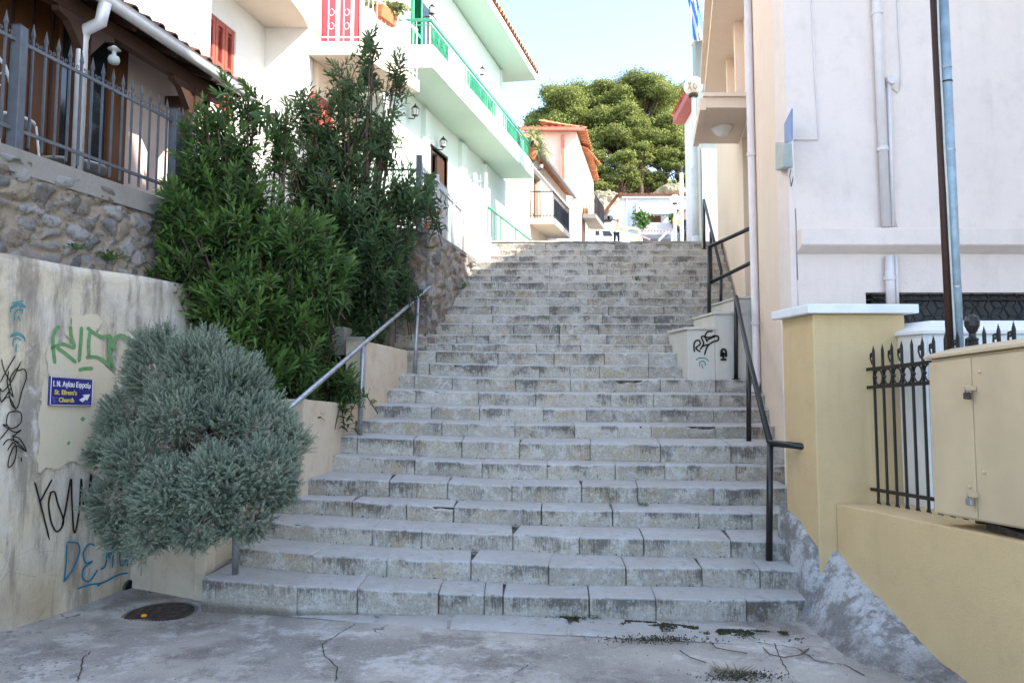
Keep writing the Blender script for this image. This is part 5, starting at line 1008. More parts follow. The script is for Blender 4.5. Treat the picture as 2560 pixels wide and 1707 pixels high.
# yucca on the far end of the green balcony
yc = P(1340,352,20.7); t = thing('yucca', 'spiky yucca with drooping pale green leaves at the far end of the mint balcony', 'plant', (yc.x,yc.y,8.2))
MB().lathe((yc.x-.15,yc.y,8.2), [(.14,0),(.2,.3),(.21,.34)], 14).build('pot', M['terracotta_pot'], t); MB().tube([(yc.x-.15,yc.y,8.4),(yc.x-.1,yc.y,yc.z)], .05, 8).build('trunk', M['bark'], t)
mb = MB()
for cz in (.1, -.35):
    for i in range(60):
        a = random.random()*6.28; e = random.uniform(-.3,1.3); L = random.uniform(.4,.62); d = Vector((math.cos(a)*math.cos(e),math.sin(a)*math.cos(e),math.sin(e))); s = d.cross(Vector((0,0,1))).normalized()*.028; c = Vector((yc.x-.05+(.12 if cz < 0 else 0),yc.y,yc.z+cz)); m1 = c+d*L*.55; tp = c+d*L*.9-Vector((0,0,L*.3))
        mb.add([c-s*.6,c+s*.6,m1+s,m1-s,tp], [(0,1,2,3),(3,2,4)], 0, random.random())
mb.build('foliage', M['yucca'], t)
# ---- house with awning at the end of the street
ah = thing('awning_house', 'low white house with a pale awning and orange roof at the end of the street', 'house', (9, 50, 10))
Ya = 50; L_ = P(1553,500,Ya).x; R_ = P(1716,500,Ya).x; zt = P(1600,494,Ya).z; zlow = P(1510,545,Ya).z; xl = P(1512,545,Ya).x
mb = MB(); mb.prism([(xl,Ya,8.5),(R_+2,Ya,8.5),(R_+2,Ya,zt),(L_,Ya,zt),(xl,Ya,zlow)], (0,.4,0)); mb.build('wall', M['blue_white'], ah)
mb = MB(); tiles(mb, (L_-.3,Ya-.5,zt+.1),(R_+2,Ya-.5,zt+.1),(.5,5,1.0), .35,.08,.6); mb.build('roof', M['tile'], ah, smooth=True)
mb = MB(); mb.bar((L_-.3,Ya-.5,zt+.1),(R_+2,Ya-.5,zt+.1), .12,.16); mb.bar((xl-.3,Ya-.3,zlow+.0),(L_-.3,Ya-.3,zt+.1), .25,.22); mb.build('roof_edge', M['dark_tile'], ah)
MB().bar((L_,Ya-.35,zt-.06),(R_+2,Ya-.35,zt-.06), .12).build('gutter', M['white'], ah); q = P(1567,500,Ya-.1); MB().bar((q.x,Ya-.1,zt-.1),(q.x,Ya-.1,9), .12).build('downpipe', M['white'], ah)
a, b = P(1591,506,Ya-.1), P(1700,506,Ya-.1); c, d = P(1702,534,Ya-1.2), P(1591,534,Ya-1.2)
mb = MB(); mb.prism([a,b,c,d], (0,0,.04)); mb.build('awning', M['blue_white'], ah); mb = MB()
for i in range(14): x = d.x+(c.x-d.x)*i/14; w_ = (c.x-d.x)/14; mb.add([(x,Ya-1.2,d.z),(x+w_,Ya-1.2,d.z),(x+w_,Ya-1.2,d.z-.12),(x+w_/2,Ya-1.2,d.z-.2),(x,Ya-1.2,d.z-.12)], [(0,1,2,3,4)])
mb.build('awning_valance', M['fence_grey'], ah)
a, b = P(1616,533,Ya-.02), P(1652,556,Ya-.02); MB().box((a.x,Ya-.05,b.z),(b.x,Ya-.005,a.z)).build('window', M['orange_wood'], ah)
MB().box((P(1690,530,Ya).x,Ya-.05,P(1700,572,Ya).z),(P(1704,530,Ya).x,Ya-.005,P(1700,530,Ya).z)).build('door', M['dark_wood'], ah)
a, b = P(1592,557,Ya-1.3), P(1700,587,Ya-1.3); M['reed'] = stucco('reed_screen', (.42,.42,.44), (.34,.34,.36), .3); MB().box((a.x,Ya-1.35,b.z),(b.x,Ya-1.3,a.z)).build('balcony_screen', M['reed'], ah); MB().box((a.x,Ya-1.4,b.z-.28),(b.x+.6,Ya-.0,b.z-.01)).build('balcony_slab', M['fence_grey'], ah)
a = P(1584,569,Ya-.05); MB().box((a.x-.3,Ya-.06,a.z-.2),(a.x+.1,Ya-.01,a.z+.05)).build('blue_sign', M['sky_sign'], ah)
# annex with small roof and garage
an = thing('annex', 'low white annex with dark tiled edge beside the awning house', 'outbuilding', (6, 47, 9.5))
Yx = 46; a, b = P(1482,556,Yx), P(1533,556,Yx); MB().box((a.x,Yx,8.5),(b.x,Yx+3,a.z)).build('wall', M['blue_white'], an)
mb = MB(); tiles(mb, (a.x-.2,Yx-.25,a.z+.05),(b.x+.2,Yx-.25,a.z+.05),(0,3.3,.9), .3,.07,.5); mb.build('roof', M['dark_tile'], an, smooth=True)
MB().box((a.x+.1,Yx-.05,8.6),(b.x-.15,Yx-.005,a.z-.45)).build('garage_door', M['beige_wall'], an)
sp = thing('loudspeaker', 'grey cylindrical tank pair on the annex roof', 'speaker', P(1518,548,Yx+1.2));  # loudspeaker pair on the annex roof, built as plain cylinders
for u in (1516,1524): q = P(u,548,Yx+1); MB().tube([q-Vector((.0,.3,0)),q+Vector((0,.3,0))], .2, 14).build('speaker', M['fence_grey'], sp)
# vine on the balcony
def leafcloud(mb, c, rad, n, size, flat=.0, shell=.55):
    c = np.array(c); rad = np.array(rad)
    d = RNG.normal(size=(n,3)); d /= np.linalg.norm(d, axis=1, keepdims=True); r = RNG.uniform(shell, 1, n)**.7*(1+1.5*fbm(d*2.2+c*3.1, 3)); p = c + d*rad*r[:,None]
    nn_ = d + RNG.normal(size=(n,3))*.7; nn_[:,2] += .35; nn_ /= np.linalg.norm(nn_, axis=1, keepdims=True); t = np.cross(nn_, RNG.normal(size=(n,3))); t /= np.linalg.norm(t, axis=1, keepdims=True); s = np.cross(nn_, t); sz = size*RNG.uniform(.6,1.3,n)[:,None]
    q = np.stack([p-t*sz, p-s*sz*.6, p+t*sz, p+s*sz*.6], 1).reshape(-1,3); tone = np.repeat(np.clip(.5+.3*RNG.normal(size=n)*.6+.25*d[:,2], 0, 1), 4)
    b = mb.n; mb.v.extend(map(tuple, q)); mb.n += len(q); mb.f.extend([(b+4*i,b+4*i+1,b+4*i+2,b+4*i+3) for i in range(n)]); mb.m.extend([0]*n); mb.c.extend(tone.tolist())
for lab, u, v, r in (('climbing green vine at the near end of the awning house balcony',1605,546,.85),('green plant among pots on the awning house balcony',1690,548,.55)):
    t = thing('balcony_vine', lab, 'plant', P(u, v+18, Ya-1.5)); mb = MB(); q = P(u, v, Ya-1.5); leafcloud(mb, q, (r*.9,.3,r), 500, .12, shell=0); mb.build('foliage', M['weed'], t); MB().tube([P(u,v+20,Ya-1.45), q], .03, 6).build('stem', M['bark'], t)
# ---- right side of the street
cv = thing('conservatory_building', 'pale grey-green building with blue Greek lettered sign and balcony behind the pink house', 'building', (4.4, 17, 4.6))
Yv = 17.0; cL = P(1742,300,Yv).x; zt_ = P(1745,104,Yv).z
mb = MB(); mb.prism([(cL+.0,Yv,4.5),(7.2,Yv,4.5),(7.2,Yv,zt_),(cL,Yv,zt_)], (0,.3,0)); y2 = 24; x2 = P(1722,400,y2).x
mb.prism([(cL,Yv+.3,4.5),(x2+.25,y2,4.5),(x2+.25,y2,zt_),(cL,Yv+.3,zt_)], (.3,0,0)); mb.build('wall', M['grey_green'], cv)
mb = MB(); mb.box((cL+.1,Yv-.012,4.5),(7.2,Yv-.001,P(1760,372,Yv).z)); mb.build('lower_wall', M['blue_white'], cv)
mb = MB(); mb.box((cL-.05,Yv-.5,zt_+.001),(7.2,Yv+.3,zt_+.30)); mb.build('balcony_slab', M['white_wall'], cv, bevel=.01)
zq = zt_+.30
mb = MB(); mb.box((cL+.45,Yv+.5,zq),(cL+1.05,Yv+.6,zq+3)); mb.build('red_door', M['brightred'], cv); mb = MB(); mb.box((cL+1.06,Yv+.45,zq),(7.2,Yv+.7,zq+3.2)); mb.build('upper_wall', M['white_wall'], cv)
sg0, sg1 = P(1742,55,Yv-.55), P(1742,95,Yv-.55); s = thing('conservatory_sign', 'blue sign with white Greek capitals on the balcony, partly behind the pink eaves', 'sign', (cL, Yv-.55, sg1.z)); hS = sg0.z-sg1.z
MB().box((sg1.x,Yv-.57,sg1.z),(sg1.x+1.5,Yv-.54,sg0.z)).build('panel', M['sky_sign'], s)
for i, tx in enumerate(('ΔΗΜΟΤΙΚΟ','ΩΔΕΙΟ','ΚΑΛΑΜΑΤΑΣ')): text('lettering', tx, hS*.30, M['white'], s, (sg1.x+(.16 if i != 1 else .36), Yv-.572, sg1.z+hS*(.70-.30*i)), (1,0,0), (0,0,1), .004)
zr = sg0.z; rl_ = [(cL,Yv-.45),(cL+2,Yv-.45)]
zTop = P(1750,24,Yv-.45).z
for z in (zTop, zTop-.32): MB().bar((cL,Yv-.45,z),(cL+2,Yv-.45,z), .035).build('balcony_rail', M['white'], cv)
for i in range(12): x = cL+i*.17; MB().bar((x,Yv-.45,zq),(x,Yv-.45,zTop-.0 if i%2==0 else zTop-.32), .03).build('baluster', M['white'], cv)
# flag
fl_ = thing('flag', 'blue and white striped flag hanging limp from the conservatory balcony', 'flag', P(1733,120,Yv-.7))
MB().tube([P(1748,62,Yv-.6),P(1722,-30,Yv-.8)], .018, 8).build('flagpole', M['white'], fl_)
n = 9; vs = []; mb = [MB(), MB()]
for j in range(n):                     # hanging folds, five blue and four white bands
    for r_ in range(14):
        def pt(j_, r): 
            t = r/14; u = 1718+j_*3.0+t*14+4*math.sin(j_*1.3+t*3); v = 2+t*102-abs(j_-4)*1.5; return P(u, v, Yv-.75+.05*math.sin(j_*1.9+t*4))
        mb[j % 2].add([pt(j,r_),pt(j+1,r_),pt(j+1,r_+1),pt(j,r_+1)], [(0,1,2,3)])
mb[0].build('blue_band', M['flag_blue'], fl_); mb[1].build('white_band', M['white'], fl_)
# white house further up the right side
wh = thing('right_white_house', 'tall bluish white house with red tiled eave edge up the street behind the first lamp', 'house', (6, 28, 6))
y0, y1 = 24.3, 27.; x0, x1 = P(1752,400,y0).x, P(1713,400,y1).x+.0; ztt = P(1722,245,y0).z
mb = MB(); mb.prism([(x0,y0,5),(x1,y1,5),(x1,y1,ztt),(x0,y0,ztt)], (.3,0,0)); mb.box((x0+.301,y0,5),(x0+3,y0+.3,ztt)); mb.build('wall', M['blue_white'], wh)
mb = MB(); A = P(1722,243,y0); k_=(x1-x0)/(y1-y0); mb.prism([(x0-.45,y0-.4,ztt+.0),(x1-.45,y1,ztt+.0),(x1+.2,y1,ztt),(x0+.2,y0-.4,ztt)], (0,0,.25)); mb.build('eaves', M['red'], wh)
mb = MB(); tiles(mb, (x0-.5,y0-.4,ztt+.32),(x1-.5,y1,ztt+.32),(3,0,1.2), .28,.06); mb.build('roof', M['tile'], wh, smooth=True)
# ---- lamps
def lamp(lab, u, vtop, Y, vb, lean=0, rr=.21, pr=.055):
    g0 = P(u, vtop, Y); base = P(u+lean, vb, Y); t = thing('street_lamp', lab, 'street lamp', base)
    zb_ = base.z; MB().sphere(g0, rr, 24).build('globe', M['globe'], t, smooth=True)
    MB().tube([(g0.x,Y,g0.z-rr*.9),(base.x,Y,zb_-.5)], [pr*.8,pr*1.15], 16).build('pole', M['lamp_pole'], t, smooth=True)
    MB().lathe((g0.x,Y,g0.z-rr*1.08), [(.06,-.03),(.10,-.01),(.11,.03),(.10,.05)], 16).build('collar', M['rust'], t, smooth=True)
    return t, base
t, base = lamp('nearest and largest globe street lamp, at the head of the stairs', 1733, 216, 14.95, 606, 7, .205, .055)
MB().tube([(base.x,14.95,4.6),(base.x,14.95,6.3)], .075, 18).build('lower_sleeve', M['lamp_pole'], t, smooth=True); MB().lathe((base.x,14.95,4.58), [(.14,0),(.14,.05),(.085,.2),(.076,.25)], 20).build('base', M['lamp_pole'], t, smooth=True)
# painted scrawl on the globe
gc = P(1733,216,14.95); mb = MB()
def onglobe(u, v):
    d = ray(u, v).normalized(); o = Vector((0,0,EYE)); oc = o-gc; b = oc.dot(d); c = oc.length_squared-(.208)**2; D = max(b*b-c, 0); return o+d*(-b-math.sqrt(D))
for q in ([(1720,206),(1724,215),(1720,224)],[(1728,205),(1724,215),(1729,226)],[(1736,208),(1733,216),(1738,223),(1742,215),(1736,208)]): stroke(mb, q, 2.6, fn=onglobe)
M['paint_gold'] = plain('gold_scrawl', (.55,.38,.12), .6); mb.build('graffiti', M['paint_gold'], t)
lamp('smaller globe street lamp farther up the street, in front of the awning house', 1687, 498, 31, 605, 1, .21, .075)
t = thing('utility_pole', 'plain pale utility pole with dark insulator, right of the far globe lamp', 'pole', P(1704,606,30)); q = P(1703,433,30); b = P(1704,606,30); MB().tube([q, b-Vector((0,0,.6))], .08, 14).build('shaft', M['lamp_pole'], t, smooth=True); MB().tube([q+Vector((0,0,0)), q+Vector((0,0,.3))], .05, 8).build('insulator', M['black'], t)
tag(MB().tube([P(1503,402,36), P(1560,418,35), P(1620,429,33), P(1700,434,30), P(1760,430,24), P(1800,428,19)], .014, 5).build('overhead_wire', M['black'], smooth=True), 'thin overhead wire crossing the street towards the utility pole', 'wire')
# ---- barriers and tape
def barrier(lab, pts, mat, r=.05):
    t = thing('street_barrier', lab, 'barrier', pts[0]); MB().tube(pts, r, 8).build('frame', M[mat], t, smooth=True); return t
Yb = 40
barrier('cream and yellow tubular barrier the man leans on', [P(1540,570,Yb),P(1592,572,Yb),P(1598,577,Yb),P(1598,612,Yb)], 'cream_bar', .075)
barrier('white tubular barrier with slanted leg before the reed screen', [P(1647,602,Yb-2),P(1667,580,Yb-2),P(1680,579,Yb-2),P(1680,610,Yb-2)], 'white', .06)
for lab, a, b in (('red and white barrier tape strung across the street', P(1600,577,Yb), P(1724,579,Yb-4)), ('red and white tape sagging down to the ground beside the yellow barrier', P(1600,588,Yb), P(1626,600,Yb-1))):
    t = thing('barrier_tape', lab, 'tape', a); r_, w_ = MB(), MB(); n = 30
    for i in range(n): (r_ if i % 2 else w_).bar(a.lerp(b, i/n), a.lerp(b, (i+1)/n), .02, .07)
    r_.build('red_stripes', M['tape'], t); w_.build('white_stripes', M['white'], t)
# ---- parked white pickup
cr = thing('parked_car', 'white pickup parked nose right beyond the stair head, only its upper half showing', 'car', (P(1540,600,42).x, 42, 8.7))
Yc_ = 42; cx = lambda u: P(u, 590, Yc_).x; zz = lambda v: P(1540, v, Yc_).z; prof = [(1487,zz(640)),(1487,zz(575)),(1494,zz(571)),(1526,zz(571)),(1546,zz(586)),(1592,zz(594)),(1600,zz(602)),(1600,zz(640))]
MB().prism([(cx(u),Yc_-.8,z) for u,z in prof], (0,1.6,0)).build('body', M['white'], cr, bevel=.06)
for q in ([(1489,577),(1499,577),(1499,588),(1489,588)],[(1506,577),(1524,577),(1533,590),(1509,590)]): MB().prism([P(u,v,Yc_-.82) for u,v in q], (0,.03,0)).build('side_window', M['glass'], cr)
for u in (1503,1580): q = P(u, 634, Yc_-.75); MB().tube([q-Vector((0,.1,0)), q+Vector((0,.12,0))], .33, 20).build('wheel', M['tyre'], cr)
MB().box((P(1520,595,Yc_).x,Yc_-.83,P(1520,597,Yc_).z),(P(1523,595,Yc_).x,Yc_-.81,P(1520,595,Yc_).z)).build('door_handle', M['rust'], cr)
# ---- people
def person(lab, base, h, yaw, pose, top, trousers, hair='hair', vest=None, lean=0):
    """one continuous skinned body; clothing and hair as children"""
    t = thing('person', lab, 'person', base); S = h/1.75; Rz = Matrix.Rotation(yaw, 3, 'Z'); B = Vector(base)
    J = dict(pel=(0,0,.95),wa=(0,.0,1.12),ch=(lean*.12,0,1.36),nk=(lean*.18,0,1.50),hb=(lean*.2,-.01,1.58),hd=(lean*.2,-.02,1.66),ht=(lean*.2,0,1.75),
        hl=(-.1,0,.90),kl=(-.12,-.03,.5),al=(-.12,.02,.1),tl=(-.13,-.13,.03),hr=(.1,0,.90),kr=(.12,-.02,.5),ar=(.12,.03,.1),tr=(.13,-.12,.03),
        sl=(-.18+lean*.12,0,1.42),el=pose[0],wl=pose[1],fl=pose[2],sr=(.18+lean*.12,0,1.42),er=pose[3],wr=pose[4],fr=pose[5])
    R = dict(pel=.15,wa=.125,ch=.15,nk=.055,hb=.075,hd=.1,ht=.05,hl=.09,kl=.062,al=.042,tl=.035,hr=.09,kr=.062,ar=.042,tr=.035,sl=.06,el=.042,wl=.03,fl=.03,sr=.06,er=.042,wr=.03,fr=.03)
    ks = list(J); E = [('pel','wa'),('wa','ch'),('ch','nk'),('nk','hb'),('hb','hd'),('hd','ht'),('pel','hl'),('hl','kl'),('kl','al'),('al','tl'),('pel','hr'),('hr','kr'),('kr','ar'),('ar','tr'),('ch','sl'),('sl','el'),('el','wl'),('wl','fl'),('ch','sr'),('sr','er'),('er','wr'),('wr','fr')]
    def grow(keys, edges, k, nm, mat):
        me = bpy.data.meshes.new(nm); me.from_pydata([tuple(B+Rz@(Vector(J[a])*S)) for a in keys], [(keys.index(a), keys.index(b)) for a, b in edges], []); o = bpy.data.objects.new(nm, me); C.objects.link(o)
        m = o.modifiers.new('skin', 'SKIN'); s2 = o.modifiers.new('sub', 'SUBSURF'); s2.levels = 1; s2.render_levels = 1
        for i, a in enumerate(keys): me.skin_vertices[0].data[i].radius = (R[a]*S*k, R[a]*S*k*(.75 if a in ('pel','wa','ch') else 1)); 
        me.skin_vertices[0].data[0].use_root = True; dg = bpy.context.evaluated_depsgraph_get(); dg.update(); ev = bpy.data.meshes.new_from_object(o.evaluated_get(dg)); V = np.array([tuple(v.co) for v in ev.vertices]); fs = [tuple(p.vertices) for p in ev.polygons]
        C.objects.unlink(o); bpy.data.objects.remove(o); return link(nm, V, fs, mat, t, True)
    grow(ks, E, 1, 'body', M['skin'])
    grow(['wa','ch','sl','el','sr','er','pel'], [('pel','wa'),('wa','ch'),('ch','sl'),('sl','el'),('ch','sr'),('sr','er')], 1.18, 'shirt', M[top])
    grow(['pel','hl','kl','al','hr','kr','ar'], [('pel','hl'),('hl','kl'),('kl','al'),('pel','hr'),('hr','kr'),('kr','ar')], 1.16, 'trousers', M[trousers])
    hp = B+Rz@(Vector(J['hd'])*S); MB().sphere(hp+Rz@Vector((0,.025,.03)), .108*S, 12, sc=(1,1,.95)).build('hair', M[hair], t, smooth=True)
    return t
down = ((-.25,0,1.15),(-.27,-.05,.9),(-.27,-.07,.82),(.25,0,1.15),(.27,-.05,.9),(.27,-.07,.82))
leanp = ((-.05,-.12,1.2),(.25,-.2,1.12),(.33,-.2,1.12),(.4,-.05,1.25),(.6,-.15,1.13),(.68,-.15,1.13))
def foot(u, v_head, Y, h=1.74): p = P(u, v_head, Y); return (p.x, Y, p.z-h)
M['brown_hair'] = plain('brown_hair', (.22,.12,.06), .7)
person('man in pale shirt leaning on the yellow barrier by the white pickup', foot(1541,549,40.3,1.7), 1.7, 0, leanp, 'white', 'denim', 'brown_hair', lean=.5)
person('person in bright yellow jacket half hidden behind the far lamp pole', foot(1694,552,32.,1.2), 1.7, .4, down, 'yellow', 'denim')
person('person in dark clothes standing by the motorcycle', foot(1713,547,33.,1.3), 1.72, -.3, down, 'denim', 'denim', 'brown_hair')
mc = thing('motorcycle', 'dark motorcycle parked between the utility pole and the first lamp', 'motorcycle', (P(1716,590,31).x, 31, 7.0)); q = P(1716,598,31)
for s in (-.45,.45):
    c = q+Vector((s*.4,s,.02)); MB().lathe(c, [(.01,0)], 3) if False else None
    ring = [c+Vector((math.cos(a)*.11,math.cos(a)*.27,math.sin(a)*.29)) for a in [k*math.pi/10 for k in range(21)]]; MB().tube(ring, .045, 8).build('wheel', M['tyre'], mc, smooth=True)
MB().tube([q+Vector((-.15,-.4,.3)), q+Vector((-.03,-.1,.42)), q+Vector((.08,.2,.36)), q+Vector((.2,.5,.42))], [.06,.14,.12,.05], 10).build('body', M['denim'], mc, smooth=True); MB().tube([q+Vector((-.32,-.25,.62)), q+Vector((.02,-.42,.66))], .02, 8).build('handlebar', M['black'], mc)
def unit3(a): return a/np.maximum(np.linalg.norm(a, axis=-1, keepdims=True), 1e-9)
# ---- pines on the hill
def pine(lab, u, v, Y, wpx, hpx, lobes, seed, vb=520, name='pine_tree'):
    global RNG
    RNG = np.random.default_rng(seed); random.seed(seed); c = P(u, v, Y); s = Y/F; base = P(u+random.uniform(-10,10), vb, Y); t = thing(name, lab, 'tree', base)
    W, H = wpx*s/2, hpx*s/2; mb = MB(); tr = MB(); top = c-Vector((0,0,H*.35))
    tr.tube([base-Vector((0,0,1.5)), base.lerp(top,.5)+Vector((random.uniform(-.4,.4),0,0)), top], [.42,.3,.12], 9)
    for i in range(int(lobes*1.7)):
        a = random.random()*6.28; e = random.uniform(-.75,1.3); k = random.uniform(.35,.9); lc = c+Vector((math.cos(a)*math.cos(e)*W*k, math.sin(a)*math.cos(e)*W*k*.9, math.sin(e)*H*k)); lr = random.uniform(.16,.32)*min(W,H)*1.2
        leafcloud(mb, lc, (lr*1.25,lr*1.2,lr*.75), int(1000*max(.5,lr/1.3)), .115, shell=.25)
        tr.tube([base.lerp(top,.45+.4*random.random()), lc-Vector((0,0,lr*.3))], [.12,.04], 5)
    mb.build('crown', M['pine'], t); tr.build('trunk', M['bark'], t, smooth=True); return t
TR = [(1400,300,78,190,200,34,'broad umbrella pine whose crown forms the leftmost shoulder of the hilltop trees'),(1490,290,84,190,200,34,'tall pine rising between the leftmost and the darker hilltop pines'),
 (1600,270,82,210,190,36,'highest pine with a flat crown on the hilltop, behind the first lamp'),(1690,290,86,160,210,26,'pine at the far end of the hilltop row, cut by the white house'),(1545,345,76,200,190,34,'bright pine crown in the middle of the hill above the awning house'),
 (1660,370,78,150,190,26,'dark shaded pine hanging low over the pale rock'),(1450,400,74,150,180,24,'pine low on the hill just above the small tiled porch roof'),(1365,345,80,120,150,16,'low dark pine at the edge of the crown, above the orange roof'),(1600,395,72,90,110,12,'small rounded pine below the middle crown'),(1552,430,70,110,120,16,'small pale green tree above the roof of the awning house'),(1700,440,72,90,150,16,'dark leaning pine whose foliage hangs beside the utility pole'),(1490,455,70,100,110,14,'light green low tree right of the far balcony'),(1625,460,73,100,90,12,'shaded low tree between the pale rocks')]
for i, (u, v, Y, w_, h_, n, lab) in enumerate(TR): pine(lab, u, v, Y, w_, h_, n, 100+i, vb=min(v+150, 540))
RNG = np.random.default_rng(5); random.seed(5)
sc_ = MB()
for i in range(260):
    u = random.uniform(1330,1760); v = random.uniform(455,530); Y = 60+random.uniform(0,26); p = P(u, v, Y); hz_ = float(hill_z(np.array([p.x]), np.array([Y]))[0]); r = random.uniform(.5,1.3); leafcloud(sc_, (p.x, Y, hz_+r*.4), (r,r,r*.7), 120, .16, shell=.3)
tag(sc_.build('scrub', M['pine']), kind='stuff')
# pale rock faces standing out of the slope under the pines
for lab, u, v, w_, h_, Y in (('pale rock outcrop above the awning house roof', 1680, 486, 60, 40, 67), ('pale rocky bank above the annex roof', 1512, 530, 90, 90, 66)):
    c = P(u, v, Y); s = Y/F; mb = MB(); mb.sphere(c, 1, 64, sc=(w_*s/2, 2.2, h_*s/2)); Vv = np.array(mb.v); n0 = np.abs(fbm(Vv*.55, 5))*3.2 + fbm(Vv*2.2+3, 4)*.8; Vv += (n0)[:,None]*unit3(Vv-np.array(c))*np.array([1,1,.8]); tag(link('rock', Vv, mb.f, M['rock'], smooth=False), lab, 'rock')
# ================================================================ PLANTS
def unit(a): return a/np.maximum(np.linalg.norm(a, axis=-1, keepdims=True), 1e-9)
def mesh_from(name, V, Fq, tone, mat, parent): return link(name, V, Fq, mat, parent, False, None, None, tone)
def oleander(lab, base, blobs, seed, mat, leafL=(.13,.21), drop=0):
    """blobs: (centre px u,v,Y, rx, ry, rz metres, branch count). Branchlets end on or inside the blobs and carry whorls of long narrow leaves."""
    r = np.random.default_rng(seed); t = thing('oleander', lab, 'shrub', base); stems = MB(); Vs = []; Ts = []; 
    for (u, v, Y, rx, ry, rz, nb) in blobs:
        c = np.array(P(u, v, Y)); nb = int(nb*(.78 if v < 450 else 1))
        for k in range(nb):
            d = unit(r.normal(size=3)); q = r.uniform(.25, 1)**.5; tip = c + d*np.array([rx,ry,rz])*q
            out = unit(np.array([d[0]*.8, d[1]*.8-.12, .62+.45*r.random()]) + r.normal(size=3)*.24); L = r.uniform(.32, .6)
            root = tip - out*L; bend = r.normal(size=3)*.03
            ts = np.linspace(0,1,int(L/.035)); ax = root[None]*(1-ts)[:,None] + tip[None]*ts[:,None] + np.outer(np.sin(ts*3.14), bend)
            if k % 2 == 0: stems.tube([tuple(root-out*.15+np.array([0,0,-.1])), tuple(root), tuple(tip)], [.008,.006,.003], 4, 0, False)
            n = len(ts); ph = r.random()*6.28; shade = r.normal()*.12
            e1 = unit(np.cross(out, [.3,.2,1.])); e2 = np.cross(out, e1)
            for j in range(3):
                a = ph + np.arange(n)*1.05 + j*2.094 + r.normal(size=n)*.15; rad = np.outer(np.cos(a), e1)+np.outer(np.sin(a), e2)
                op = (1.25 - .95*ts**2.4)+r.normal(size=n)*.14; dl = unit(rad*np.sin(op)[:,None] + out*np.cos(op)[:,None]); Ln = r.uniform(*leafL, n)*(1-.35*ts**3)
                b0 = ax; mid = ax+dl*(Ln*.5)[:,None]; tp = ax+dl*Ln[:,None]; tp[:,2] -= Ln*(.08+.38*(1-ts)); s = unit(np.cross(dl, rad+out*.01)); wd = (Ln*.092)[:,None]; m1 = ax+dl*(Ln*.28)[:,None]; m2 = ax+dl*(Ln*.68)[:,None]; m2[:,2] -= Ln*.04
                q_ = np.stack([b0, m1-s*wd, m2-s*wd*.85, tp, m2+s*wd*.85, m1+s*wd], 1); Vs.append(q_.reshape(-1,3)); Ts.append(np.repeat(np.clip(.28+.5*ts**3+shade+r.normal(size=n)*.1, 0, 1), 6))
    V = np.concatenate(Vs); n = len(V)//6; I = np.arange(n)[:,None]*6; Fq = np.concatenate([I+[0,1,5], ]).tolist() + (I+[1,2,4,5]).tolist() + (I+[2,3,4]).tolist()
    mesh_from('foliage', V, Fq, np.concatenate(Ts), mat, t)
    b = Vector(base); r2 = random.Random(seed)
    for (u, v, Y, rx, ry, rz, nb) in blobs:
        c = P(u, v, Y)
        for k in range(5):
            e = c+Vector((r2.uniform(-.6,.6)*rx, r2.uniform(-.6,.6)*ry, r2.uniform(-.3,.5)*rz)); m = b.lerp(e, .5)+Vector((r2.uniform(-.1,.1), r2.uniform(-.1,.1), .1)); stems.tube([b+Vector((r2.uniform(-.15,.15), r2.uniform(-.15,.15), 0)), m, e], [.022,.015,.007], 6)
    stems.build('stem', M['bark'], t); return t
oleander('broad dark green oleander in front, spilling over the graffiti wall above the grey bush', (-2.75, 7.7, 1.45),
 [(600,580,7.6,.60,.5,.80,150),(500,430,7.7,.32,.4,.55,44),(600,390,7.8,.40,.4,.58,50),(470,600,7.3,.30,.35,.5,50),(730,620,7.8,.50,.45,.62,95),(590,760,7.3,.52,.4,.52,110),(720,830,7.6,.44,.4,.60,85),(800,700,7.9,.42,.4,.55,70),
  (560,250,7.8,.14,.2,.35,10),(505,290,7.7,.10,.15,.22,8),(620,270,7.9,.14,.2,.33,12),(700,300,8.0,.2,.2,.35,18),(660,930,7.3,.34,.3,.30,60),(740,940,7.6,.30,.3,.22,40),(560,880,7.1,.3,.3,.4,45),(440,520,7.2,.15,.2,.35,20),(855,935,8.0,.2,.2,.12,12)], 3, M['oleander'])
oleander('taller sparser oleander behind, its long shoots rising before the white house', (-2.1, 9.3, 2.15),
 [(850,520,9.2,.80,.5,.75,130),(930,620,9.1,.50,.45,.80,90),(830,350,9.4,.60,.4,.55,62),(900,250,9.4,.28,.3,.5,22),(760,260,9.4,.22,.3,.4,16),(850,190,9.5,.20,.25,.40,12),(925,130,9.5,.14,.2,.40,12),(990,180,9.5,.12,.2,.35,9),(955,320,9.4,.26,.3,.45,20),(1010,470,9.2,.28,.3,.35,24),(1065,480,9.6,.12,.2,.22,10),
  (980,640,9.6,.30,.3,.5,44),(900,780,9.3,.46,.25,.45,90),(850,860,9.0,.26,.2,.2,30),(770,430,9.3,.35,.3,.5,40),(1010,700,9.8,.10,.15,.22,8)], 4, M['oleander_dark'])
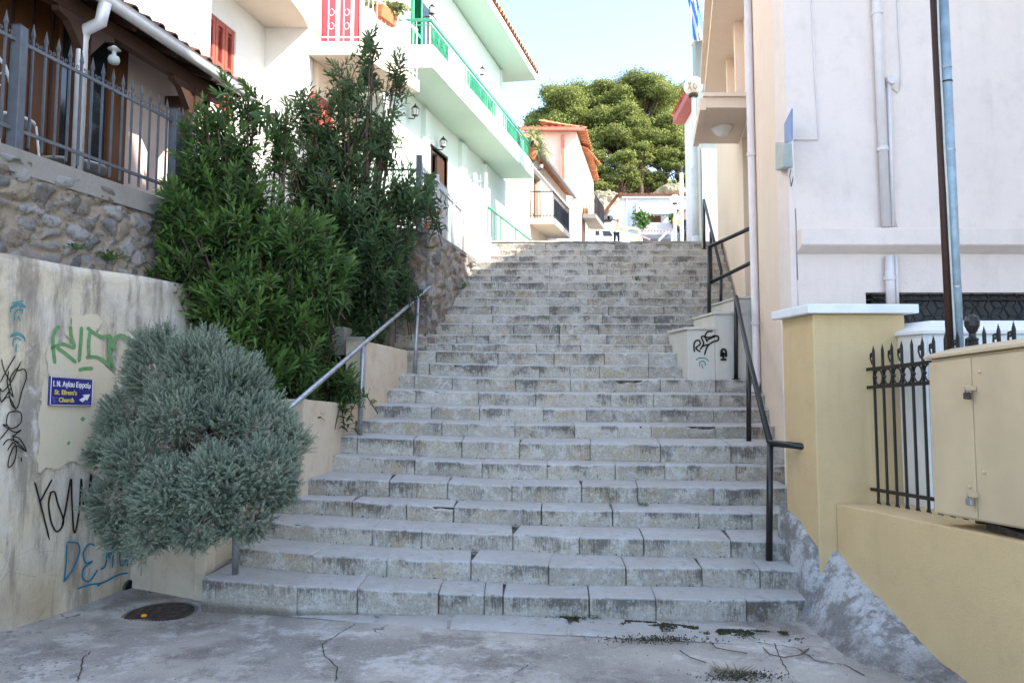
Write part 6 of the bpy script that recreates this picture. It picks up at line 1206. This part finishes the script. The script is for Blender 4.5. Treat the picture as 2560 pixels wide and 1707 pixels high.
# silver-leaved bush: thousands of needle sprigs over a lumpy dome
def silver_bush():
    r = np.random.default_rng(8); t = thing('silver_bush', 'rounded silvery grey-green bush with needle leaves bulging over the lowest planter wall', 'shrub', (-2.9, 6.65, .56))
    LB = [(400,940,95,6.0),(495,915,90,5.95),(590,975,95,5.9),(325,1040,72,6.1),(440,1030,85,5.65),(655,1070,95,5.8),(285,1125,52,5.95),(340,1150,80,5.6),(300,1260,80,5.75),(420,1235,95,5.4),(545,1205,100,5.35),(660,1185,95,5.5),(610,1285,80,5.5),(390,1320,62,5.5),(500,1315,68,5.4),(300,1335,45,5.7),(722,1110,52,5.7),(372,872,42,6.0),(412,850,30,6.0),(520,860,34,6.0),(560,1050,75,5.7),(470,1130,45,6.1),(700,1235,45,5.6),(282,1075,36,6.0),(245,1145,26,5.9),(350,1380,26,5.6)]
    P0s = []; ds = []
    CB = np.array(P(485,1120,6.0))
    for (u, v, rp, Yl) in LB:
        rm = rp*.76*Yl/F; n_ = int(15500*rm*rm); dd = unit(r.normal(size=(n_*2,3))); dd = dd[dd[:,1] < .5][:n_]; c_ = np.array(P(u, v, Yl)); lm = 1+.55*fbm(dd*3.2+u, 3)
        P0s.append(c_+dd*rm*lm[:,None]*(1.0-.35*r.random(len(dd))**2)[:,None]); ds.append(unit(dd+.5*unit(c_-CB)))
    P0 = np.concatenate(P0s); d = np.concatenate(ds); N = len(P0); C0 = CB; R = np.array([.9,.7,.9])
    hu = P(495,1100,5.4); hol = (np.hypot((P0[:,0]-hu.x)/.17, (P0[:,2]-hu.z)/.075) < 1); keep = ~(hol & (r.random(N) < .9)); P0, d = P0[keep], d[keep]; N = len(P0)
    xl = PX+PM*P0[:,1]+.06; P0[:,0] = np.maximum(P0[:,0], xl)
    ax = unit(d*np.array([.8,.8,.6])+np.array([0,-.1,.55])+r.normal(size=(N,3))*.42); L = r.uniform(.06,.12,N); L[d[:,2] > .7] *= 1.3
    K = 13; Vs = []; Ts = []; e1 = unit(np.cross(ax, [.31,.12,1.])); e2 = np.cross(ax, e1); tone0 = np.clip(.42+.13*r.normal(size=N)+.9*fbm(P0*9, 2), 0, 1)
    for k in range(K):
        tt = (k+.5)/K
        for sgn in (0, 1):
            a = k*1.7+sgn*3.1416+r.normal(size=N)*.2; rad = e1*np.cos(a)[:,None]+e2*np.sin(a)[:,None]; op = 1.05-.6*tt; dl = unit(rad*math.sin(op)+ax*math.cos(op)); ln = (.025*(1-.35*tt)*r.uniform(.8,1.2,N))[:,None]; b = P0+ax*(L*tt)[:,None]; s = unit(np.cross(dl, rad+.01))*.0034
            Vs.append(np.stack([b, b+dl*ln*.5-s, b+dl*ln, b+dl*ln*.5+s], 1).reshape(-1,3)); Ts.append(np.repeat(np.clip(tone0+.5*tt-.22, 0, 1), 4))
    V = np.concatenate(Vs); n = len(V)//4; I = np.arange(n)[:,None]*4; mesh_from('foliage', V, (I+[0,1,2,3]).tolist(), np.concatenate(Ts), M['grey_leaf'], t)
    st = MB(); rr = random.Random(3); b0 = Vector((-2.95,6.6,.56))
    for i in range(60):
        dd = Vector(d[rr.randrange(N)]); e = Vector(C0)+Vector((dd.x*R[0],dd.y*R[1],dd.z*R[2]))*rr.uniform(.5,.75); m = b0.lerp(e, .5)+Vector((rr.uniform(-.1,.1),rr.uniform(-.1,.1),rr.uniform(.05,.2))); st.tube([b0+Vector((rr.uniform(-.1,.1),rr.uniform(-.1,.1),0)), m, e], [.012,.008,.003], 5)
    for i in range(90):
        c = Vector((hu.x+rr.uniform(-.25,.25), rr.uniform(5.45,5.8), hu.z+rr.uniform(-.18,.16))); e = c+Vector((rr.gauss(0,.09),rr.gauss(0,.05),rr.gauss(0,.07))); st.tube([c, c.lerp(e,.5)+Vector((0,0,rr.gauss(0,.02))), e], .0022, 4)
    st.build('twig', M['twig'], t)
M['twig'] = plain('dry_twig', (.16,.12,.10), .9)
silver_bush()
# weeds in the joints
def weed(lab, pos, r, n=40, mat='weed', upr=.6, kind='leaf'):
    t = thing('weed', lab, 'weed', pos); p = np.array(pos); g_ = np.random.default_rng(abs(hash(lab)) % 9999 if False else int(abs(pos[0]*977+pos[1]*131)) % 9999); mb = MB()
    for i in range(n):
        a = g_.random()*6.28; e = g_.uniform(.2, 1.4)*upr+.15; L = r*g_.uniform(.5,1.1); d = np.array([math.cos(a)*math.cos(e), math.sin(a)*math.cos(e), math.sin(e)]); s = unit(np.cross(d, [0,0,1.]))*(L*(.05 if kind == 'blade' else .17)); o = p+np.array([g_.normal()*r*.3, g_.normal()*r*.12, 0]); k = .5
        st = o+d*L*(0 if kind == 'blade' else g_.random()*.6); tip = st+d*L*(1 if kind == 'blade' else .4); md = (st+tip)/2
        mb.add([st, md-s*k, tip-np.array([0,0,L*.08]), md+s*k], [(0,1,2,3)], 0, float(g_.random()))
    mb.build('foliage', M[mat], t); return t
def stepw(n, u, dy=0): return P(u, float(np.interp(u, [e[0] for e in EDGE[n]], [e[1] for e in EDGE[n]])), YC[n])
def wat(u, v, Y=None, z=None): return tuple(onz(u, v, z)) if z is not None else tuple(P(u, v, Y))
W_ = [('tall weed spire growing in front of the second block of the lowest step', wat(678,1508,z=0.0),.14,60,'weed',1.2),('low green weeds at the left end of the lowest step', wat(548,1497,z=-.0),.09,70,'weed',.5),('mossy weeds at the foot of the lowest step beside the weed spire', wat(628,1508,z=0),.07,60,'dry_weed',.4),
 ('broad-leaved weed and dry grass under the wide joint of the lowest step', wat(1474,1550,z=.0),.12,110,'weed',.5),('dry grass tuft spreading along the lowest step near its middle', wat(1440,1552,z=.0),.13,90,'dry_weed',.4),('weed sprouting on the second step above the lowest step', wat(785,1432,z=ZC[0]+.01),.10,50,'weed',.9),('small round-leaved weed on the lowest tread', wat(868,1436,z=ZC[0]+.01),.06,40,'weed',.9),
 ('weed in the joint of the sixth step', wat(1155,1128,z=ZC[5]+.03),.09,60,'weed',.9),('weed hanging in the seventh step joint left of centre', wat(1300,1120,z=ZC[5]+.05),.08,70,'weed',1.2),('small weed at the foot of the seventh step', wat(1332,1142,z=ZC[5]+.01),.06,50,'weed',.4),('dark green weed at a cement joint of the fourth step', wat(1608,1263,z=ZC[3]+.01),.09,70,'weed',.4),
 ('weed at the foot of the fifth step', wat(1140,1245,z=ZC[3]+.01),.08,60,'weed',.4),('weed with dry stalks at the foot of the graffiti wall corner', wat(60,1550,z=.02),.16,90,'dry_weed',.7),('green weed beside the manhole cover', wat(318,1530,z=-.01),.07,40,'weed',.4),
 ('weed tuft rooted at the planter corner beside the handrail post', wat(931,1010,Y=8.6),.09,70,'weed',.8),('weed in an upper step joint below the middle of the flight', wat(1367,800,Y=10.95),.09,50,'weed',1.2),('weed one step above and left of its neighbour in mid flight', wat(1395,822,Y=10.6),.09,50,'weed',.9),
 ('upright weed on the upper flight beneath the rightmost pines', wat(1592,703,Y=12.4),.12,60,'weed',1.3),('small weed high on the right part of the flight', wat(1538,738,Y=11.85),.08,40,'weed',1.2),('weed at the top of the ochre wall foot, by the mortar edge', wat(2322,1652,z=.16),.05,50,'weed',.7),('weed tuft at the stair end of the rubble wall foot', wat(1158,715,Y=12.3),.15,70,'weed',.6),('weed near the head of the rubble wall', wat(1183,668,Y=13.1),.14,70,'weed',.6),
 ('dry moss line along the right end of the lowest step', wat(1700,1572,z=-.0),.12,120,'dry_weed',.25),('dark moss tuft right of the moss line, under the end stone', wat(1985,1588,z=.0),.10,70,'weed',.25),('dry moss patch on the cracked concrete at the lower right', wat(1830,1690,z=.08),.14,120,'dry_weed',.3),('weed at the foot of the eleventh step', wat(1265,972,Y=9.2),.09,50,'dry_weed',.3),
 ('leafy weed growing from the rubble wall above the plaster edge', tuple(sxp(185,625,SX+.07)),.13,90,'weed',.5),('denser leafy weed right of its neighbour on the rubble wall', tuple(sxp(274,650,SX+.07)),.16,130,'weed',.5),('grey-green weed at the rubble wall foot by the oleander', tuple(sxp(385,690,SX+.07)),.18,90,'weed',.5),('creeping weed high on the stair rubble wall corner', wat(1075,622,Y=10.4),.14,70,'weed',.3),('ivy-like weed in the shadowed foot of the stair rubble wall', wat(1035,800,Y=10.25),.18,110,'weed',.5)]
for a in W_: weed(a[0], a[1], a[2], a[3], a[4], a[5], 'blade' if a[4] == 'dry_weed' else 'leaf')
# bright yellow-green shrub lit behind the tall oleander
t = thing('sunlit_shrub', 'bright yellow-green shrub in sun behind the tall oleander', 'shrub', P(945,600,11.0)); mb = MB(); leafcloud(mb, P(945,350,11.0), (.28,.25,.32), 500, .06, shell=.1); mb.build('foliage', M['yucca'], t); MB().tube([P(945,600,11.0), P(945,360,11.0)], .02, 6).build('stem', M['bark'], t)
tp = bpy.data.objects.get('flower_box'); mb = MB(); leafcloud(mb, P(985,18,12.2), (.30,.16,.12), 260, .05, shell=.1); leafcloud(mb, P(930,10,12.0), (.14,.12,.10), 90, .05, shell=.1); mb.build('foliage', M['yucca'], tp)
# ---- manhole, peel, twigs, pebbles
gpos = gp(400, 1534); mh = thing('manhole_cover', 'round rusty patterned manhole cover sunk in the concrete', 'manhole cover', gpos)
MB().lathe(gpos+Vector((0,0,-.03)), [(.285,0),(.285,.036),(.262,.036),(.262,.030)], 40).build('rim', M['concrete'], mh)
mb = MB(); mb.lathe(gpos+Vector((0,0,-.02)), [(.26,0),(.26,.028)], 40); mb.build('lid', M['rust'], mh); mb = MB()
for i in range(-8,9):
    for j in range(-8,9):
        if math.hypot(i,j)*.029 < .235: c = gpos+Vector((i*.029,j*.029,.0085)); mb.box((c.x-.010,c.y-.010,c.z-.002),(c.x+.010,c.y+.010,c.z+.002))
mb.build('tread_pattern', M['rust'], mh)
q = gp(360, 1538, .02); mb = MB(); mb.sphere(q+Vector((0,0,-.0)), .022, 14, sc=(1.1,.9,.6)); tag(mb.build('orange_peel', M['orange'], smooth=True), 'piece of orange peel lying on the manhole cover', 'peel')
for i, (lab, pts) in enumerate((('long curved dry twig on the concrete near the ochre wall', [(1908,1618),(1925,1635),(1960,1642),(2000,1636),(2022,1620)]),('thin bent twig on the concrete before the lowest step', [(1700,1625),(1725,1642),(1765,1655)]),('looped dry stem on the cracked concrete below the lowest step', [(1775,1602),(1790,1618),(1820,1624),(1868,1632)]))):
    tag(MB().tube([gp(u, v, .012) for u, v in pts], .004, 6).build('twig', M['twig'], smooth=True), lab, 'twig')
mb = MB(); r_ = random.Random(4)
for i in range(170):
    u = r_.triangular(-60,260,40); v = r_.uniform(1580,1700); p = gp(u, v, .0); s = r_.uniform(.004,.014)*(2 if r_.random() < .05 else 1); mb.sphere(p, s, 6, sc=(1,1,.6))
for i in range(110):
    p = gp(r_.uniform(0,2300), r_.uniform(1590,1700)); mb.sphere(p, r_.uniform(.003,.007), 6, sc=(1,1,.6))
tag(mb.build('gravel', M['concrete']), kind='stuff')

# moss, dirt and small tufts gathered along the foot of the lowest step
mb = MB(); g_ = np.random.default_rng(3); 
for i in range(9000):
    if i < 7000:
        u = g_.uniform(1400, 2010); v = base1(u)+abs(g_.normal())*(9 if u > 1650 else 4)-2
        if float(fbm(np.array([[u*.03, v*.12, 1.]]), 3)[0]) < -.01: continue
    elif i < 7600: u = g_.uniform(530, 1400); v = base1(u)+g_.uniform(0,3)
    elif i < 8300: u = g_.normal()*60+1640; v = 1598+g_.normal()*5
    else: u = g_.normal()*45+1850; v = 1690+g_.normal()*7
    p = np.array(gp(u, v, .016)); a = g_.random()*6.28; s = g_.uniform(.004,.013); e = np.array([math.cos(a), math.sin(a), 0])*s*.8; h_ = np.array([g_.normal()*.004, g_.normal()*.004, s])
    mb.add([p-e, p+e, p+e*.3+h_], [(0,1,2)], 0, float(g_.random()))
M['moss'] = leafmat('moss', (.04,.034,.018), (.10,.09,.045), .1); tag(mb.build('moss', M['moss']), kind='stuff')
mb = MB()
for n in range(1, 12):
    for k in range(46):
        u = g_.uniform(EDGE[n][0][0]+20, min(EDGE[n][-1][0], 1850)); p0 = FRONT[n]; x = P(u, 900, YC[n]).x; xs_ = [q.x for q in p0]; y = float(np.interp(x, xs_, [q.y for q in p0])); z = ZC[n-1] + (.04*max(0, P(1261,VC[n],YC[n]).x-x) if n < 8 else 0)+.004
        p = np.array([x, y-.012, z]); a = g_.random()*6.28; s = g_.uniform(.006,.02); e = np.array([math.cos(a), math.sin(a)*.3, 0])*s*.5; mb.add([p-e, p+e, p+e*.3+np.array([0,-.004,s])], [(0,1,2)], 0, float(g_.random()))
tag(mb.build('moss', M['moss']), kind='stuff')
